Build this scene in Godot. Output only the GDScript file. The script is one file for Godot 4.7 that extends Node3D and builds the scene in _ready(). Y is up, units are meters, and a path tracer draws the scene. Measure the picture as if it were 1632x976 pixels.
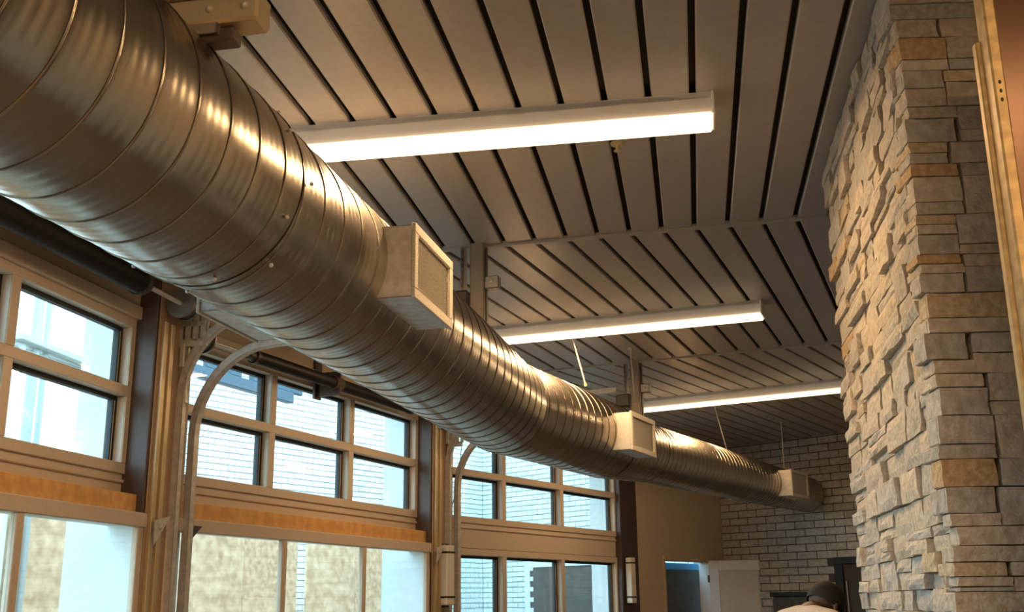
extends Node3D
# A curved restaurant shell under construction: spiral duct, slatted metal ceiling, garage-door window bays, ledge stone wall.
# Heights are metres above the floor; at(x, y, d) is x to the right, y up, d forward of the camera's place.

const EYE := 1.5
const CEIL := 3.7
var rng := RandomNumberGenerator.new()
var M := {}
var used := {}
var glass_area := []


func at(x: float, y: float, d: float) -> Vector3:
	return Vector3(x, y, -d)


# ------------------------------------------------------------------ geometry
class Geo:
	var v := PackedVector3Array()
	var n := PackedVector3Array()

	func tri(a: Vector3, b: Vector3, c: Vector3, na: Vector3, nb := Vector3.ZERO, nc := Vector3.ZERO) -> void:
		if nb == Vector3.ZERO:
			nb = na
			nc = na
		if (b - a).cross(c - a).dot(na + nb + nc) > 0.0:
			v.append_array([a, c, b])
			n.append_array([na, nc, nb])
		else:
			v.append_array([a, b, c])
			n.append_array([na, nb, nc])

	func quad(a: Vector3, b: Vector3, c: Vector3, d: Vector3, nn := Vector3.ZERO) -> void:
		if nn == Vector3.ZERO:
			nn = (c - a).cross(d - b).normalized()
		tri(a, b, c, nn)
		tri(a, c, d, nn)

	func mesh() -> ArrayMesh:
		var arr := []
		arr.resize(Mesh.ARRAY_MAX)
		arr[Mesh.ARRAY_VERTEX] = v
		arr[Mesh.ARRAY_NORMAL] = n
		var m := ArrayMesh.new()
		m.add_surface_from_arrays(Mesh.PRIMITIVE_TRIANGLES, arr)
		return m

	# box with chamfered edges; xf places its centre
	func box(xf: Transform3D, size: Vector3, c := 0.0) -> Geo:
		var h := size * 0.5
		c = minf(c, minf(h.x, minf(h.y, h.z)) * 0.9)
		var pt := func(axis: int, s: Vector3) -> Vector3:
			var p := Vector3(s.x * (h.x - c), s.y * (h.y - c), s.z * (h.z - c))
			p[axis] = s[axis] * h[axis]
			return xf * p
		var b := xf.basis.orthonormalized()
		for ax in 3:
			var u := (ax + 1) % 3
			var w := (ax + 2) % 3
			for sg in [-1.0, 1.0]:
				var q := []
				for k in [[-1, -1], [1, -1], [1, 1], [-1, 1]]:
					var s := Vector3.ZERO
					s[ax] = sg
					s[u] = k[0]
					s[w] = k[1]
					q.append(pt.call(ax, s))
				var nn := Vector3.ZERO
				nn[ax] = sg
				quad(q[0], q[1], q[2], q[3], b * nn)
				if c > 0.0:
					for sg2 in [-1.0, 1.0]:
						var nn2 := Vector3.ZERO
						nn2[ax] = sg
						nn2[u] = sg2
						var s0 := nn2
						s0[w] = -1
						var s1 := nn2
						s1[w] = 1
						quad(pt.call(ax, s0), pt.call(ax, s1), pt.call(u, s1), pt.call(u, s0), b * nn2.normalized())
		if c > 0.0:
			for sx in [-1.0, 1.0]:
				for sy in [-1.0, 1.0]:
					for sz in [-1.0, 1.0]:
						var s := Vector3(sx, sy, sz)
						tri(pt.call(0, s), pt.call(1, s), pt.call(2, s), b * s.normalized())
		return self

	func bx(center: Vector3, size: Vector3, c := 0.0) -> Geo:
		return box(Transform3D(Basis(), center), size, c)

	# box given by its two corners
	func span(a: Vector3, b: Vector3, c := 0.0) -> Geo:
		return bx((a + b) * 0.5, (b - a).abs(), c)

	# round tube through points, radius per point; capped
	func tube(pts: Array, radii: Array, sides := 12, cap := true) -> Geo:
		var rings := []
		var norms := []
		var up := Vector3.UP
		for i in pts.size():
			var d: Vector3 = (pts[mini(i + 1, pts.size() - 1)] - pts[maxi(i - 1, 0)]).normalized()
			if i == 0:
				up = Vector3.UP if absf(d.y) < 0.9 else Vector3.RIGHT
			var sx := up.cross(d).normalized()
			up = d.cross(sx).normalized()
			var r: float = radii[i] if i < radii.size() else radii[-1]
			var ring := []
			var nr := []
			for j in sides + 1:
				var a := TAU * j / sides
				var o := sx * cos(a) + up * sin(a)
				ring.append(pts[i] + o * r)
				nr.append(o)
			rings.append(ring)
			norms.append(nr)
		for i in pts.size() - 1:
			for j in sides:
				tri(rings[i][j], rings[i][j + 1], rings[i + 1][j + 1], norms[i][j], norms[i][j + 1], norms[i + 1][j + 1])
				tri(rings[i][j], rings[i + 1][j + 1], rings[i + 1][j], norms[i][j], norms[i + 1][j + 1], norms[i + 1][j])
		if cap:
			for e in [0, pts.size() - 1]:
				var d: Vector3 = (pts[1] - pts[0]).normalized() * -1.0 if e == 0 else (pts[-1] - pts[-2]).normalized()
				for j in sides:
					tri(pts[e], rings[e][j], rings[e][j + 1], d)
		return self

	# flat-sided profile (list of Vector2) swept along points; x of the profile along side, y along up
	func sweep(pts: Array, prof: Array, side: Vector3) -> Geo:
		var rings := []
		for i in pts.size():
			var d: Vector3 = (pts[mini(i + 1, pts.size() - 1)] - pts[maxi(i - 1, 0)]).normalized()
			var up := d.cross(side).normalized()
			var ring := []
			for p in prof:
				ring.append(pts[i] + side * p.x + up * p.y)
			rings.append(ring)
		var mid := Vector2.ZERO
		for p in prof:
			mid += p / prof.size()
		for i in pts.size() - 1:
			for j in prof.size():
				var k := (j + 1) % prof.size()
				quad(rings[i][j], rings[i][k], rings[i + 1][k], rings[i + 1][j])
		return self

	func sphere(c: Vector3, r: Vector3, rows := 8, cols := 14, low := -1.0) -> Geo:
		var p := func(i: int, j: int) -> Vector3:
			var th := lerpf(asin(low), PI / 2, float(i) / rows)
			var ph := TAU * j / cols
			return Vector3(cos(th) * cos(ph), sin(th), cos(th) * sin(ph))
		for i in rows:
			for j in cols:
				var a: Vector3 = p.call(i, j)
				var b: Vector3 = p.call(i, j + 1)
				var d: Vector3 = p.call(i + 1, j + 1)
				var e: Vector3 = p.call(i + 1, j)
				tri(c + a * r, c + b * r, c + d * r, (a / r).normalized(), (b / r).normalized(), (d / r).normalized())
				if i < rows - 1:
					tri(c + a * r, c + d * r, c + e * r, (a / r).normalized(), (d / r).normalized(), (e / r).normalized())
		return self


# ------------------------------------------------------------------ nodes
func numbered(called: String) -> String:
	var k: int = used.get(called, 0)
	used[called] = k + 1
	return called if k == 0 else "%s_%03d" % [called, k]


func thing(called: String, label: String, category: String, xf := Transform3D(), group := "") -> Node3D:
	var o := Node3D.new()
	o.name = numbered(called)
	add_child(o, true)
	o.transform = xf
	return tag(o, label, category, group)


func tag(o: Node3D, label: String, category := "", group := "", kind := "") -> Node3D:
	o.set_meta("label", label)
	if category:
		o.set_meta("category", category)
	if group:
		o.set_meta("group", group)
	if kind:
		o.set_meta("kind", kind)
	return o


func part(parent: Node, called: String, g, m: Material, xf := Transform3D()) -> MeshInstance3D:
	var o := MeshInstance3D.new()
	if parent == self:
		o.name = numbered(called)
	else:
		var key := str(parent.get_instance_id()) + called
		var k: int = used.get(key, 0)
		used[key] = k + 1
		o.name = called if k == 0 else "%s_%03d" % [called, k]
	o.mesh = g.mesh() if g is Geo else g
	o.material_override = m
	o.transform = xf
	parent.add_child(o, true)
	return o


func structure(called: String, label: String, category: String, xf := Transform3D()) -> Node3D:
	var o := thing(called, label, category, xf)
	o.set_meta("kind", "structure")
	return o


# ------------------------------------------------------------------ materials
func noise_tex(seed_: int, freq: float, lo: Color, hi: Color, octaves := 4, kind := FastNoiseLite.TYPE_SIMPLEX_SMOOTH, size := 256, contrast := 0.5) -> NoiseTexture2D:
	var f := FastNoiseLite.new()
	f.seed = seed_
	f.noise_type = kind
	f.frequency = freq
	f.fractal_octaves = octaves
	var t := NoiseTexture2D.new()
	t.width = size
	t.height = size
	t.seamless = true
	t.noise = f
	var r := Gradient.new()
	r.set_color(0, lo)
	r.set_color(1, hi)
	r.set_offset(0, 0.5 - contrast * 0.5)
	r.set_offset(1, 0.5 + contrast * 0.5)
	t.color_ramp = r
	return t


func bump_tex(seed_: int, freq: float, strength: float, size := 256, kind := FastNoiseLite.TYPE_SIMPLEX_SMOOTH) -> NoiseTexture2D:
	var f := FastNoiseLite.new()
	f.seed = seed_
	f.noise_type = kind
	f.frequency = freq
	f.fractal_octaves = 4
	var t := NoiseTexture2D.new()
	t.width = size
	t.height = size
	t.seamless = true
	t.noise = f
	t.as_normal_map = true
	t.bump_strength = strength
	return t


func lin(r: float, g: float, b: float) -> Color:
	return Color(r, g, b).linear_to_srgb()


func mat(c: Color, rough := 0.7, metal := 0.0, tex: Texture2D = null, scale := 1.0, nrm: Texture2D = null, nscale := 1.0) -> StandardMaterial3D:
	var m := StandardMaterial3D.new()
	m.albedo_color = c
	m.roughness = rough
	m.metallic = metal
	if tex or nrm:
		m.uv1_triplanar = true
		m.uv1_world_triplanar = true
		m.uv1_scale = Vector3.ONE * scale
	if tex:
		m.albedo_texture = tex
	if nrm:
		m.normal_enabled = true
		m.normal_texture = nrm
		m.normal_scale = nscale
	return m


func make_materials() -> void:
	var speck := noise_tex(1, 0.05, Color(0.95, 0.95, 0.95), Color(1, 1, 1), 4, FastNoiseLite.TYPE_SIMPLEX_SMOOTH, 256, 0.9)
	var fine := noise_tex(2, 0.12, Color(0.8, 0.8, 0.8), Color(1, 1, 1), 3)
	var patch := noise_tex(3, 0.02, Color(0.84, 0.83, 0.82), Color(1, 1, 1), 5)
	var rough_n := bump_tex(4, 0.06, 6.0)
	var soft_n := bump_tex(5, 0.02, 2.0)
	M.panel = mat(lin(0.37, 0.335, 0.305), 0.42, 0.0, speck, 1.2)
	M.trim_strip = mat(lin(0.40, 0.37, 0.34), 0.5, 0.0, speck, 1.0)
	M.plenum = mat(lin(0.05, 0.04, 0.033), 0.9)
	M.duct = mat(lin(0.43, 0.38, 0.315), 0.27, 1.0, noise_tex(6, 0.012, Color(0.86, 0.85, 0.83), Color(1, 1, 1), 3, FastNoiseLite.TYPE_SIMPLEX_SMOOTH, 256, 0.9), 1.0)
	M.galv = mat(lin(0.66, 0.63, 0.58), 0.45, 0.35, noise_tex(8, 0.03, Color(0.90, 0.90, 0.90), Color(1, 1, 1), 2, FastNoiseLite.TYPE_CELLULAR), 3.0)
	M.steel = mat(lin(0.36, 0.34, 0.32), 0.45, 0.9, speck, 3.0)
	M.dark_steel = mat(lin(0.10, 0.09, 0.085), 0.5, 0.6, speck, 3.0)
	M.strut = mat(lin(0.28, 0.235, 0.19), 0.55, 0.2, speck, 3.0)
	M.gold_strut = mat(lin(0.62, 0.50, 0.30), 0.42, 0.45, speck, 4.0)
	M.grille = mat(lin(0.66, 0.60, 0.50), 0.6, 0.1, fine, 3.0)
	M.white_paint = mat(lin(0.93, 0.91, 0.89), 0.4)
	M.frame = mat(lin(0.60, 0.49, 0.38), 0.45, 0.0, speck, 2.0)
	M.gasket = mat(lin(0.015, 0.018, 0.02), 0.6)
	M.tan_wall = mat(lin(0.57, 0.45, 0.31), 0.8, 0.0, speck, 0.8, soft_n, 0.2)
	M.cladding = mat(lin(0.40, 0.26, 0.15), 0.6, 0.0, speck, 1.0)
	M.brown = mat(lin(0.075, 0.048, 0.04), 0.45, 0.1, speck, 1.5)
	M.brown_mid = mat(lin(0.095, 0.062, 0.05), 0.5, 0.1, speck, 1.5)
	M.wood = mat(lin(0.74, 0.41, 0.14), 0.6, 0.0, noise_tex(9, 0.02, Color(0.90, 0.86, 0.82), Color(1, 1, 1), 5), 1.5)
	M.black = mat(lin(0.012, 0.011, 0.011), 0.55, 0.0, speck, 3.0)
	M.rubber = mat(lin(0.022, 0.02, 0.02), 0.5, 0.2, fine, 6.0)
	M.floor = mat(lin(0.16, 0.115, 0.08), 0.6, 0.0, patch, 0.5)
	M.plaster = mat(lin(0.72, 0.67, 0.6), 0.85, 0.0, patch, 0.5)
	M.ext_white = mat(lin(0.78, 0.82, 0.85), 0.7, 0.0, speck, 1.0)
	M.ground = mat(lin(0.5, 0.45, 0.38), 0.9, 0.0, patch, 0.4)
	M.osb = mat(lin(0.90, 0.66, 0.44), 0.8, 0.0, noise_tex(10, 0.022, Color(0.74, 0.68, 0.62), Color(1, 1, 1), 5, FastNoiseLite.TYPE_SIMPLEX, 256, 0.9), 0.8)
	M.osb2 = mat(lin(0.86, 0.61, 0.40), 0.8, 0.0, M.osb.albedo_texture, 1.3)
	M.osb2.uv1_offset = Vector3(0.3, 0.2, 0.6)
	M.awning = mat(lin(0.05, 0.09, 0.13), 0.5, 0.2, speck, 2.0)
	M.scaffold = mat(lin(0.45, 0.5, 0.5), 0.5, 0.2, speck, 2.0)
	M.mortar = mat(lin(0.07, 0.06, 0.05), 0.9)
	M.bricks = []
	for k in 4:
		var w: float = [0.62, 0.56, 0.59, 0.53][k]
		var b := mat(lin(w, w * 0.92, w * 0.78), 0.75, 0.0, patch, 3.0, rough_n, 0.4)
		b.uv1_offset = Vector3(k * 0.27, k * 0.41, 0)
		M.bricks.append(b)
	M.ext_mortar = mat(lin(0.24, 0.26, 0.27), 0.9)
	M.ext_bricks = []
	for k in 3:
		var w: float = [0.82, 0.74, 0.78][k]
		M.ext_bricks.append(mat(lin(w * 0.94, w, w), 0.8, 0.0, speck, 1.0))
	M.stone_bed = mat(lin(0.10, 0.08, 0.06), 0.95)
	M.stones = []
	var tones := [[0.54, 0.48, 0.40], [0.58, 0.51, 0.42], [0.50, 0.46, 0.40], [0.60, 0.52, 0.41], [0.57, 0.46, 0.32], [0.46, 0.43, 0.38], [0.54, 0.38, 0.22], [0.52, 0.48, 0.43]]
	var st1 := noise_tex(11, 0.025, Color(0.88, 0.86, 0.84), Color(1, 1, 1), 5)
	var st2 := noise_tex(12, 0.05, Color(0.88, 0.86, 0.82), Color(1, 1, 1), 5)
	for k in tones.size():
		var s := mat(lin(tones[k][0], tones[k][1], tones[k][2]), 0.88, 0.0, st1 if k % 2 else st2, 2.2, rough_n, 0.4)
		s.uv1_offset = Vector3(k * 0.37, k * 0.19, k * 0.61)
		M.stones.append(s)
	M.lens = mat(lin(0.9, 0.88, 0.82), 0.4)
	M.lens.emission_enabled = true
	M.lens.emission = lin(1.0, 0.72, 0.42)
	M.lens.emission_energy_multiplier = 2.4
	M.sconce = mat(lin(0.72, 0.66, 0.56), 0.5)
	M.glass = StandardMaterial3D.new()
	M.glass.transparency = BaseMaterial3D.TRANSPARENCY_ALPHA
	M.glass.albedo_color = Color(0.86, 0.97, 1.0, 0.06)
	M.glass.roughness = 0.02
	M.bronze = mat(lin(0.10, 0.05, 0.026), 0.26, 0.6, speck, 1.2)
	M.brass = mat(lin(0.42, 0.29, 0.13), 0.5, 0.35, patch, 3.0)
	M.white_door = mat(lin(0.84, 0.82, 0.82), 0.5, 0.0, speck, 1.0)
	M.door_panel = mat(lin(0.66, 0.60, 0.56), 0.55, 0.0, speck, 1.0)
	M.grey_dark = mat(lin(0.085, 0.08, 0.075), 0.7, 0.0, patch, 1.0)
	M.blue = mat(lin(0.03, 0.30, 0.75), 0.5, 0.0, speck, 2.0)
	M.skin = mat(lin(0.10, 0.052, 0.032), 0.5, 0.0, fine, 6.0)
	M.shirt = mat(lin(0.72, 0.64, 0.56), 0.9, 0.0, fine, 5.0)
	M.jeans = mat(lin(0.05, 0.06, 0.09), 0.9, 0.0, fine, 6.0)
	M.cap = mat(lin(0.014, 0.012, 0.012), 0.8, 0.0, fine, 8.0)
	M.red = mat(lin(0.5, 0.07, 0.05), 0.7)


# ------------------------------------------------------------------ plan of the curved building
const P12 := Vector2(-2.44, 7.2)      # pillar between the first and second window bay (x, distance)
const P23 := Vector2(-0.88, 11.02)
const A1 := 11.6
const A2 := 22.2
const A3 := 33.0
const BAY := 4.13


func dir2(deg: float) -> Vector2:
	return Vector2(sin(deg_to_rad(deg)), cos(deg_to_rad(deg)))


# a frame on a wall: x along it (away from the camera), y up, z into the room
func frame_at(p: Vector2, deg: float) -> Transform3D:
	var a := deg_to_rad(deg)
	return Transform3D(Basis(Vector3(sin(a), 0, -cos(a)), Vector3.UP, Vector3(cos(a), 0, sin(a))), at(p.x, 0, p.y))


# outline of the building, its window side moved out by some metres (x, distance)
func footprint(out: float) -> PackedVector2Array:
	var p01 := P12 - dir2(A1) * BAY
	var o := PackedVector2Array()
	for q in [[p01 - dir2(A1) * 8.0, A1], [P12, (A1 + A2) * 0.5], [P23, (A2 + A3) * 0.5], [P23 + dir2(A3) * 4.25, (A3 + 42.6) * 0.5]]:
		o.append(q[0] - Vector2(cos(deg_to_rad(q[1])), -sin(deg_to_rad(q[1]))) * out)
	o.append_array([Vector2(3.02, 16.31) + Vector2(-0.2, 0.3), Vector2(7.6, 12.0), Vector2(7.6, -4.4)])
	return o


func slab(poly: PackedVector2Array, y0: float, y1: float) -> Geo:
	var g := Geo.new()
	var ix := Geometry2D.triangulate_polygon(poly)
	for k in range(0, ix.size(), 3):
		for y in [y0, y1]:
			g.tri(at(poly[ix[k]].x, y, poly[ix[k]].y), at(poly[ix[k + 1]].x, y, poly[ix[k + 1]].y), at(poly[ix[k + 2]].x, y, poly[ix[k + 2]].y), Vector3.UP if y == y1 else Vector3.DOWN)
	for k in poly.size():
		var a := poly[k]
		var b := poly[(k + 1) % poly.size()]
		g.quad(at(a.x, y0, a.y), at(b.x, y0, b.y), at(b.x, y1, b.y), at(a.x, y1, a.y))
	return g


func _ready() -> void:
	rng.seed = 20
	setup_camera_and_light()
	make_materials()
	build_shell()
	build_ceiling()
	build_exterior()
	build_windows()
	build_garage_doors()
	build_stone()
	build_far_wall()
	build_duct()
	build_lamps()
	build_hangers()
	build_right_panel()
	build_person()


func setup_camera_and_light() -> void:
	var cam := Camera3D.new()
	cam.name = "camera"
	var pitch := deg_to_rad(15.2303)
	var roll := deg_to_rad(-0.6515)
	var cp := cos(pitch)
	var sp := sin(pitch)
	var cr := cos(roll)
	var sr := sin(roll)
	var right := Vector3(cr, sr * cp, sr * sp)
	var up := Vector3(-sr, cr * cp, cr * sp)
	var back := Vector3(0, -sp, cp)
	cam.transform = Transform3D(Basis(right, up, back), Vector3(0, EYE, 0))
	cam.fov = rad_to_deg(2.0 * atan(488.0 / 1748.2))
	cam.near = 0.05
	cam.far = 400
	add_child(cam)
	cam.current = true
	var env := Environment.new()
	env.background_mode = Environment.BG_SKY
	var sky := Sky.new()
	var sm := ProceduralSkyMaterial.new()
	sm.sky_top_color = lin(0.44, 0.80, 1.0)
	sm.sky_horizon_color = lin(0.60, 0.90, 1.0)
	sm.ground_bottom_color = lin(0.3, 0.29, 0.27)
	sm.ground_horizon_color = lin(0.5, 0.5, 0.48)
	sm.sky_energy_multiplier = 2.2
	sm.ground_energy_multiplier = 0.8
	sky.sky_material = sm
	env.sky = sky
	env.tonemap_mode = Environment.TONE_MAPPER_LINEAR
	env.tonemap_exposure = 1.08
	env.sdfgi_enabled = true
	env.ssao_enabled = true
	env.ssil_enabled = true
	var we := WorldEnvironment.new()
	we.name = "sky"
	we.environment = env
	add_child(we)
	# sun high behind the building, on the court outside
	var sun := DirectionalLight3D.new()
	sun.name = "sun"
	sun.light_color = lin(1.0, 0.97, 0.92)
	sun.light_energy = 0.55
	sun.light_angular_distance = 3.0
	sun.shadow_enabled = true
	sun.sky_mode = DirectionalLight3D.SKY_MODE_LIGHT_ONLY
	add_child(sun)
	sun.look_at_from_position(at(0.85, 1.5, -0.5) * 20.0, Vector3.ZERO)


# ------------------------------------------------------------------ room shell
func build_shell() -> void:
	var fl := part(self, "floor", slab(footprint(0.30), -0.2, 0.0), M.floor)
	tag(fl, "bare brown concrete floor of the room", "floor", "", "structure")
	# window wall: one piece per bay, each with its upper wall, pillars and outer white facing
	var p01 := P12 - dir2(A1) * BAY
	var starts := [p01 - dir2(A1) * BAY, p01, P12, P23]
	var angs := [A1, A1, A2, A3]
	for i in 4:
		var xf := frame_at(starts[i], angs[i])
		var w := structure("wall_left", ["tan window wall beside the camera, before the first glazed bay", "tan window wall above and around the nearest glazed bay", "tan window wall above and around the middle glazed bay", "tan window wall around the farthest glazed bay"][i], "wall", xf)
		var len_ := BAY if i < 3 else 4.25
		# wall over the glass
		part(w, "upper_wall", Geo.new().span(Vector3(-0.05, 3.34, -0.2), Vector3(len_ + 0.05, 3.75, 0.05)), M.tan_wall)
		if i == 0:
			part(w, "sill", Geo.new().span(Vector3(-0.2, 0, -0.2), Vector3(len_, 0.5, 0.05)), M.tan_wall)
			continue
		part(w, "sill", Geo.new().span(Vector3(0.2, 0, -0.2), Vector3(len_ - 0.2, 0.12, 0.05)), M.brown_mid)
		# pillar at the far end of the bay, brown metal inside and white outside
		var p0 := len_ - 0.25 if i < 3 else 3.95
		var p1 := len_ + 0.24 if i < 3 else 4.42
		var zin := 0.18 if i < 3 else 0.10
		part(w, "pillar", Geo.new().span(Vector3(p0, 0, -0.02), Vector3(p1, 3.7, zin), 0.006), M.brown if i == 3 else M.brown_mid)
		part(w, "outer_pier", Geo.new().span(Vector3(p0, 0, -0.34), Vector3(p1, 4.2, -0.02)), M.ext_white)
		part(w, "lower_jamb", Geo.new().span(Vector3(p0 - 0.008, 0.1, -0.3), Vector3(p0, 2.02, 0.14 if i < 3 else -0.1)), M.ext_white)
		if i < 3:
			part(w, "cladding", Geo.new().span(Vector3(p0 + 0.02, 0, zin), Vector3(p1 - 0.02, 3.7, zin + 0.012), 0.004), M.cladding)
		if i == 1:
			part(w, "pillar", Geo.new().span(Vector3(-0.25, 0, -0.02), Vector3(0.24, 3.7, zin), 0.006), M.brown_mid)
	# end wall with the door opening
	var p34: Vector2 = P23 + dir2(A3) * 4.25
	var xe := frame_at(p34, 42.63)
	var we := structure("wall_end", "plain tan end wall with the open white door beside the brick wall", "wall", xe)
	part(we, "upper_wall", Geo.new().span(Vector3(0.0, 2.06, -0.15), Vector3(2.36, 3.75, 0.0)), M.tan_wall)
	part(we, "side_wall", Geo.new().span(Vector3(0.0, 0, -0.15), Vector3(0.87, 2.06, 0.0)), M.tan_wall)
	part(we, "end_strip", Geo.new().span(Vector3(2.02, 0, -0.15), Vector3(2.36, 2.06, 0.0)), M.tan_wall)
	# walls that close the room outside the picture
	var wb := structure("wall_back", "plain plaster wall behind the camera", "wall")
	part(wb, "plaster", Geo.new().span(Vector3(-8, 0, 4.0), Vector3(9, 3.75, 4.2)), M.plaster)
	var wr := structure("wall_right", "plain plaster wall far to the right of the stone", "wall")
	part(wr, "plaster", Geo.new().span(Vector3(7.2, 0, 4.2), Vector3(7.4, 3.75, -13)), M.plaster)
	var wl := structure("wall_left", "plain plaster wall to the left behind the camera", "wall", frame_at(Vector2(-4.9, -4.2), 11.6))
	part(wl, "plaster", Geo.new().span(Vector3(-1, 0, -0.2), Vector3(3.5, 3.75, 0)), M.plaster)


# ------------------------------------------------------------------ slatted ceiling
func line_hit(u: float, deg: float, p: Vector2, d: Vector2) -> float:
	# distance along a plank line (offset u, direction deg) where it meets the line through p along d
	var t := dir2(deg)
	var nrm := Vector2(t.y, -t.x)
	var o := nrm * u
	var dn := Vector2(d.y, -d.x)
	return (p - o).dot(dn) / t.dot(dn)


func build_ceiling() -> void:
	var c := structure("ceiling", "slatted ceiling of long warm grey metal planks with dark gaps", "ceiling")
	part(c, "roof_slab", slab(footprint(0.40), CEIL + 0.06, CEIL + 0.3), M.plenum)
	var bars := [[Vector2(-0.14, 6.62), Vector2(1.91, 6.12)], [Vector2(0.44, 10.44), Vector2(2.89, 9.4)], [Vector2(3.08, 16.25), Vector2(4.48, 14.82)]]
	var gap := 0.029
	var pitch := 0.1975
	for b in 3:
		var deg: float = [9.2, 21.6, 33.0][b]
		var off: float = [0.09, -0.692, -3.0][b]
		var lo: float = [-3.0, -5.4, -7.6][b]
		var hi: float = [5.5, 3.9, 1.0][b]
		var t := dir2(deg)
		var nrm := Vector2(t.y, -t.x)
		var e1: Array = bars[b]
		var k := int(ceil((lo - off) / pitch))
		while off + k * pitch < hi:
			var u0 := off + k * pitch + gap * 0.5
			var u1 := off + (k + 1) * pitch - gap * 0.5
			k += 1
			var s := []
			for u in [u0, u1]:
				var far := line_hit(u, deg, e1[0], e1[1] - e1[0]) - 0.006
				if b == 2:
					far += 0.004
				var near := -3.9 if b == 0 else line_hit(u, deg, bars[b - 1][0], bars[b - 1][1] - bars[b - 1][0]) + 0.006
				s.append([near, far])
			if s[0][1] - s[0][0] < 0.2 and s[1][1] - s[1][0] < 0.2:
				continue
			for q in s:
				q[1] = maxf(q[1], q[0] + 0.01)
			var g := Geo.new()
			var h := 0.005 * rng.randf()
			# plank: flat face with rounded edges turned up at both long sides
			var prof := [[u0, 0.03], [u0, 0.006], [u0 + 0.006, 0.0], [u1 - 0.006, 0.0], [u1, 0.006], [u1, 0.03]]
			var a := []
			var z := []
			for q in prof:
				var f: float = (q[0] - u0) / (u1 - u0)
				var pn: Vector2 = nrm * q[0] + t * lerpf(s[0][0], s[1][0], f)
				var pf: Vector2 = nrm * q[0] + t * lerpf(s[0][1], s[1][1], f)
				a.append(at(pn.x, CEIL + q[1] + h * 0.2, pn.y))
				z.append(at(pf.x, CEIL + q[1] + h * 0.2, pf.y))
			for j in 5:
				var nn: Vector3 = (a[j + 1] - a[j]).cross(z[j] - a[j]).normalized()
				if nn.y > 0:
					nn = -nn
				if j == 0 or j == 4:
					nn = Vector3(nrm.x, 0, -nrm.y) * (-1.0 if j == 0 else 1.0)
				g.quad(a[j], a[j + 1], z[j + 1], z[j], nn)
			g.quad(a[0], z[0], z[5], a[5], Vector3.UP)
			g.quad(a[1], a[2], a[3], a[4], Vector3(-t.x, 0, t.y))
			g.quad(z[1], z[2], z[3], z[4], Vector3(t.x, 0, -t.y))
			part(c, "ceiling_plank", g, M.panel)
	# joint strips across the planks at each bend
	for b in 2:
		var p: Vector2 = bars[b][0]
		var d: Vector2 = (bars[b][1] - p).normalized()
		var q0 := p - d * 2.6
		var q1 := p + d * 6.0
		part(c, "joint_strip", Geo.new().sweep([at(q0.x, CEIL, q0.y), at(q1.x, CEIL, q1.y)], [Vector2(-0.017, -0.012), Vector2(0.017, -0.012), Vector2(0.017, 0.02), Vector2(-0.017, 0.02)], at(-d.y, 0, d.x)), M.trim_strip)


# ------------------------------------------------------------------ brick work
func brick_mesh(l: float, h: float, d: float, c: float) -> ArrayMesh:
	return Geo.new().bx(Vector3(0, 0, d * 0.5), Vector3(l, h, d), c).mesh()


# running bond on the xy plane of a parent; individual(u, y) says whether a brick is a part of its own
func brick_field(parent: Node3D, u0: float, u1: float, y0: float, y1: float, bl: float, bh: float, joint: float, mats: Array, individual: Callable, skip: Callable) -> void:
	var full := brick_mesh(bl - joint, bh - joint, 0.09, 0.004)
	var rest := Geo.new()
	var count := 0
	var row := int(floor(y0 / bh))
	while row * bh < y1 - 0.01:
		var y := (row + 0.5) * bh
		var shift := 0.0 if row % 2 == 0 else bl * 0.5
		var k := int(floor((u0 - shift) / bl))
		while k * bl + shift < u1:
			var a := maxf(k * bl + shift, u0)
			var b := minf((k + 1) * bl + shift, u1)
			k += 1
			if b - a < 0.04 or skip.call((a + b) * 0.5, y):
				continue
			var xf := Transform3D(Basis(Vector3.FORWARD, rng.randf_range(-0.006, 0.006)), Vector3((a + b) * 0.5, y + rng.randf_range(-0.0012, 0.0012), -0.09 + rng.randf_range(0.0, 0.004)))
			var whole := b - a > bl - 0.001
			if individual.call((a + b) * 0.5, y) and count < 300:
				count += 1
				part(parent, "brick", full if whole else brick_mesh(b - a - joint, bh - joint, 0.09, 0.004), mats[rng.randi() % mats.size()], xf)
			else:
				rest.box(xf.translated_local(Vector3(0, 0, 0.045)), Vector3(b - a - joint, bh - joint, 0.09), 0.0)
		row += 1
	if rest.v.size():
		part(parent, "brickwork", rest, mats[0]).set_meta("kind", "stuff")


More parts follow.
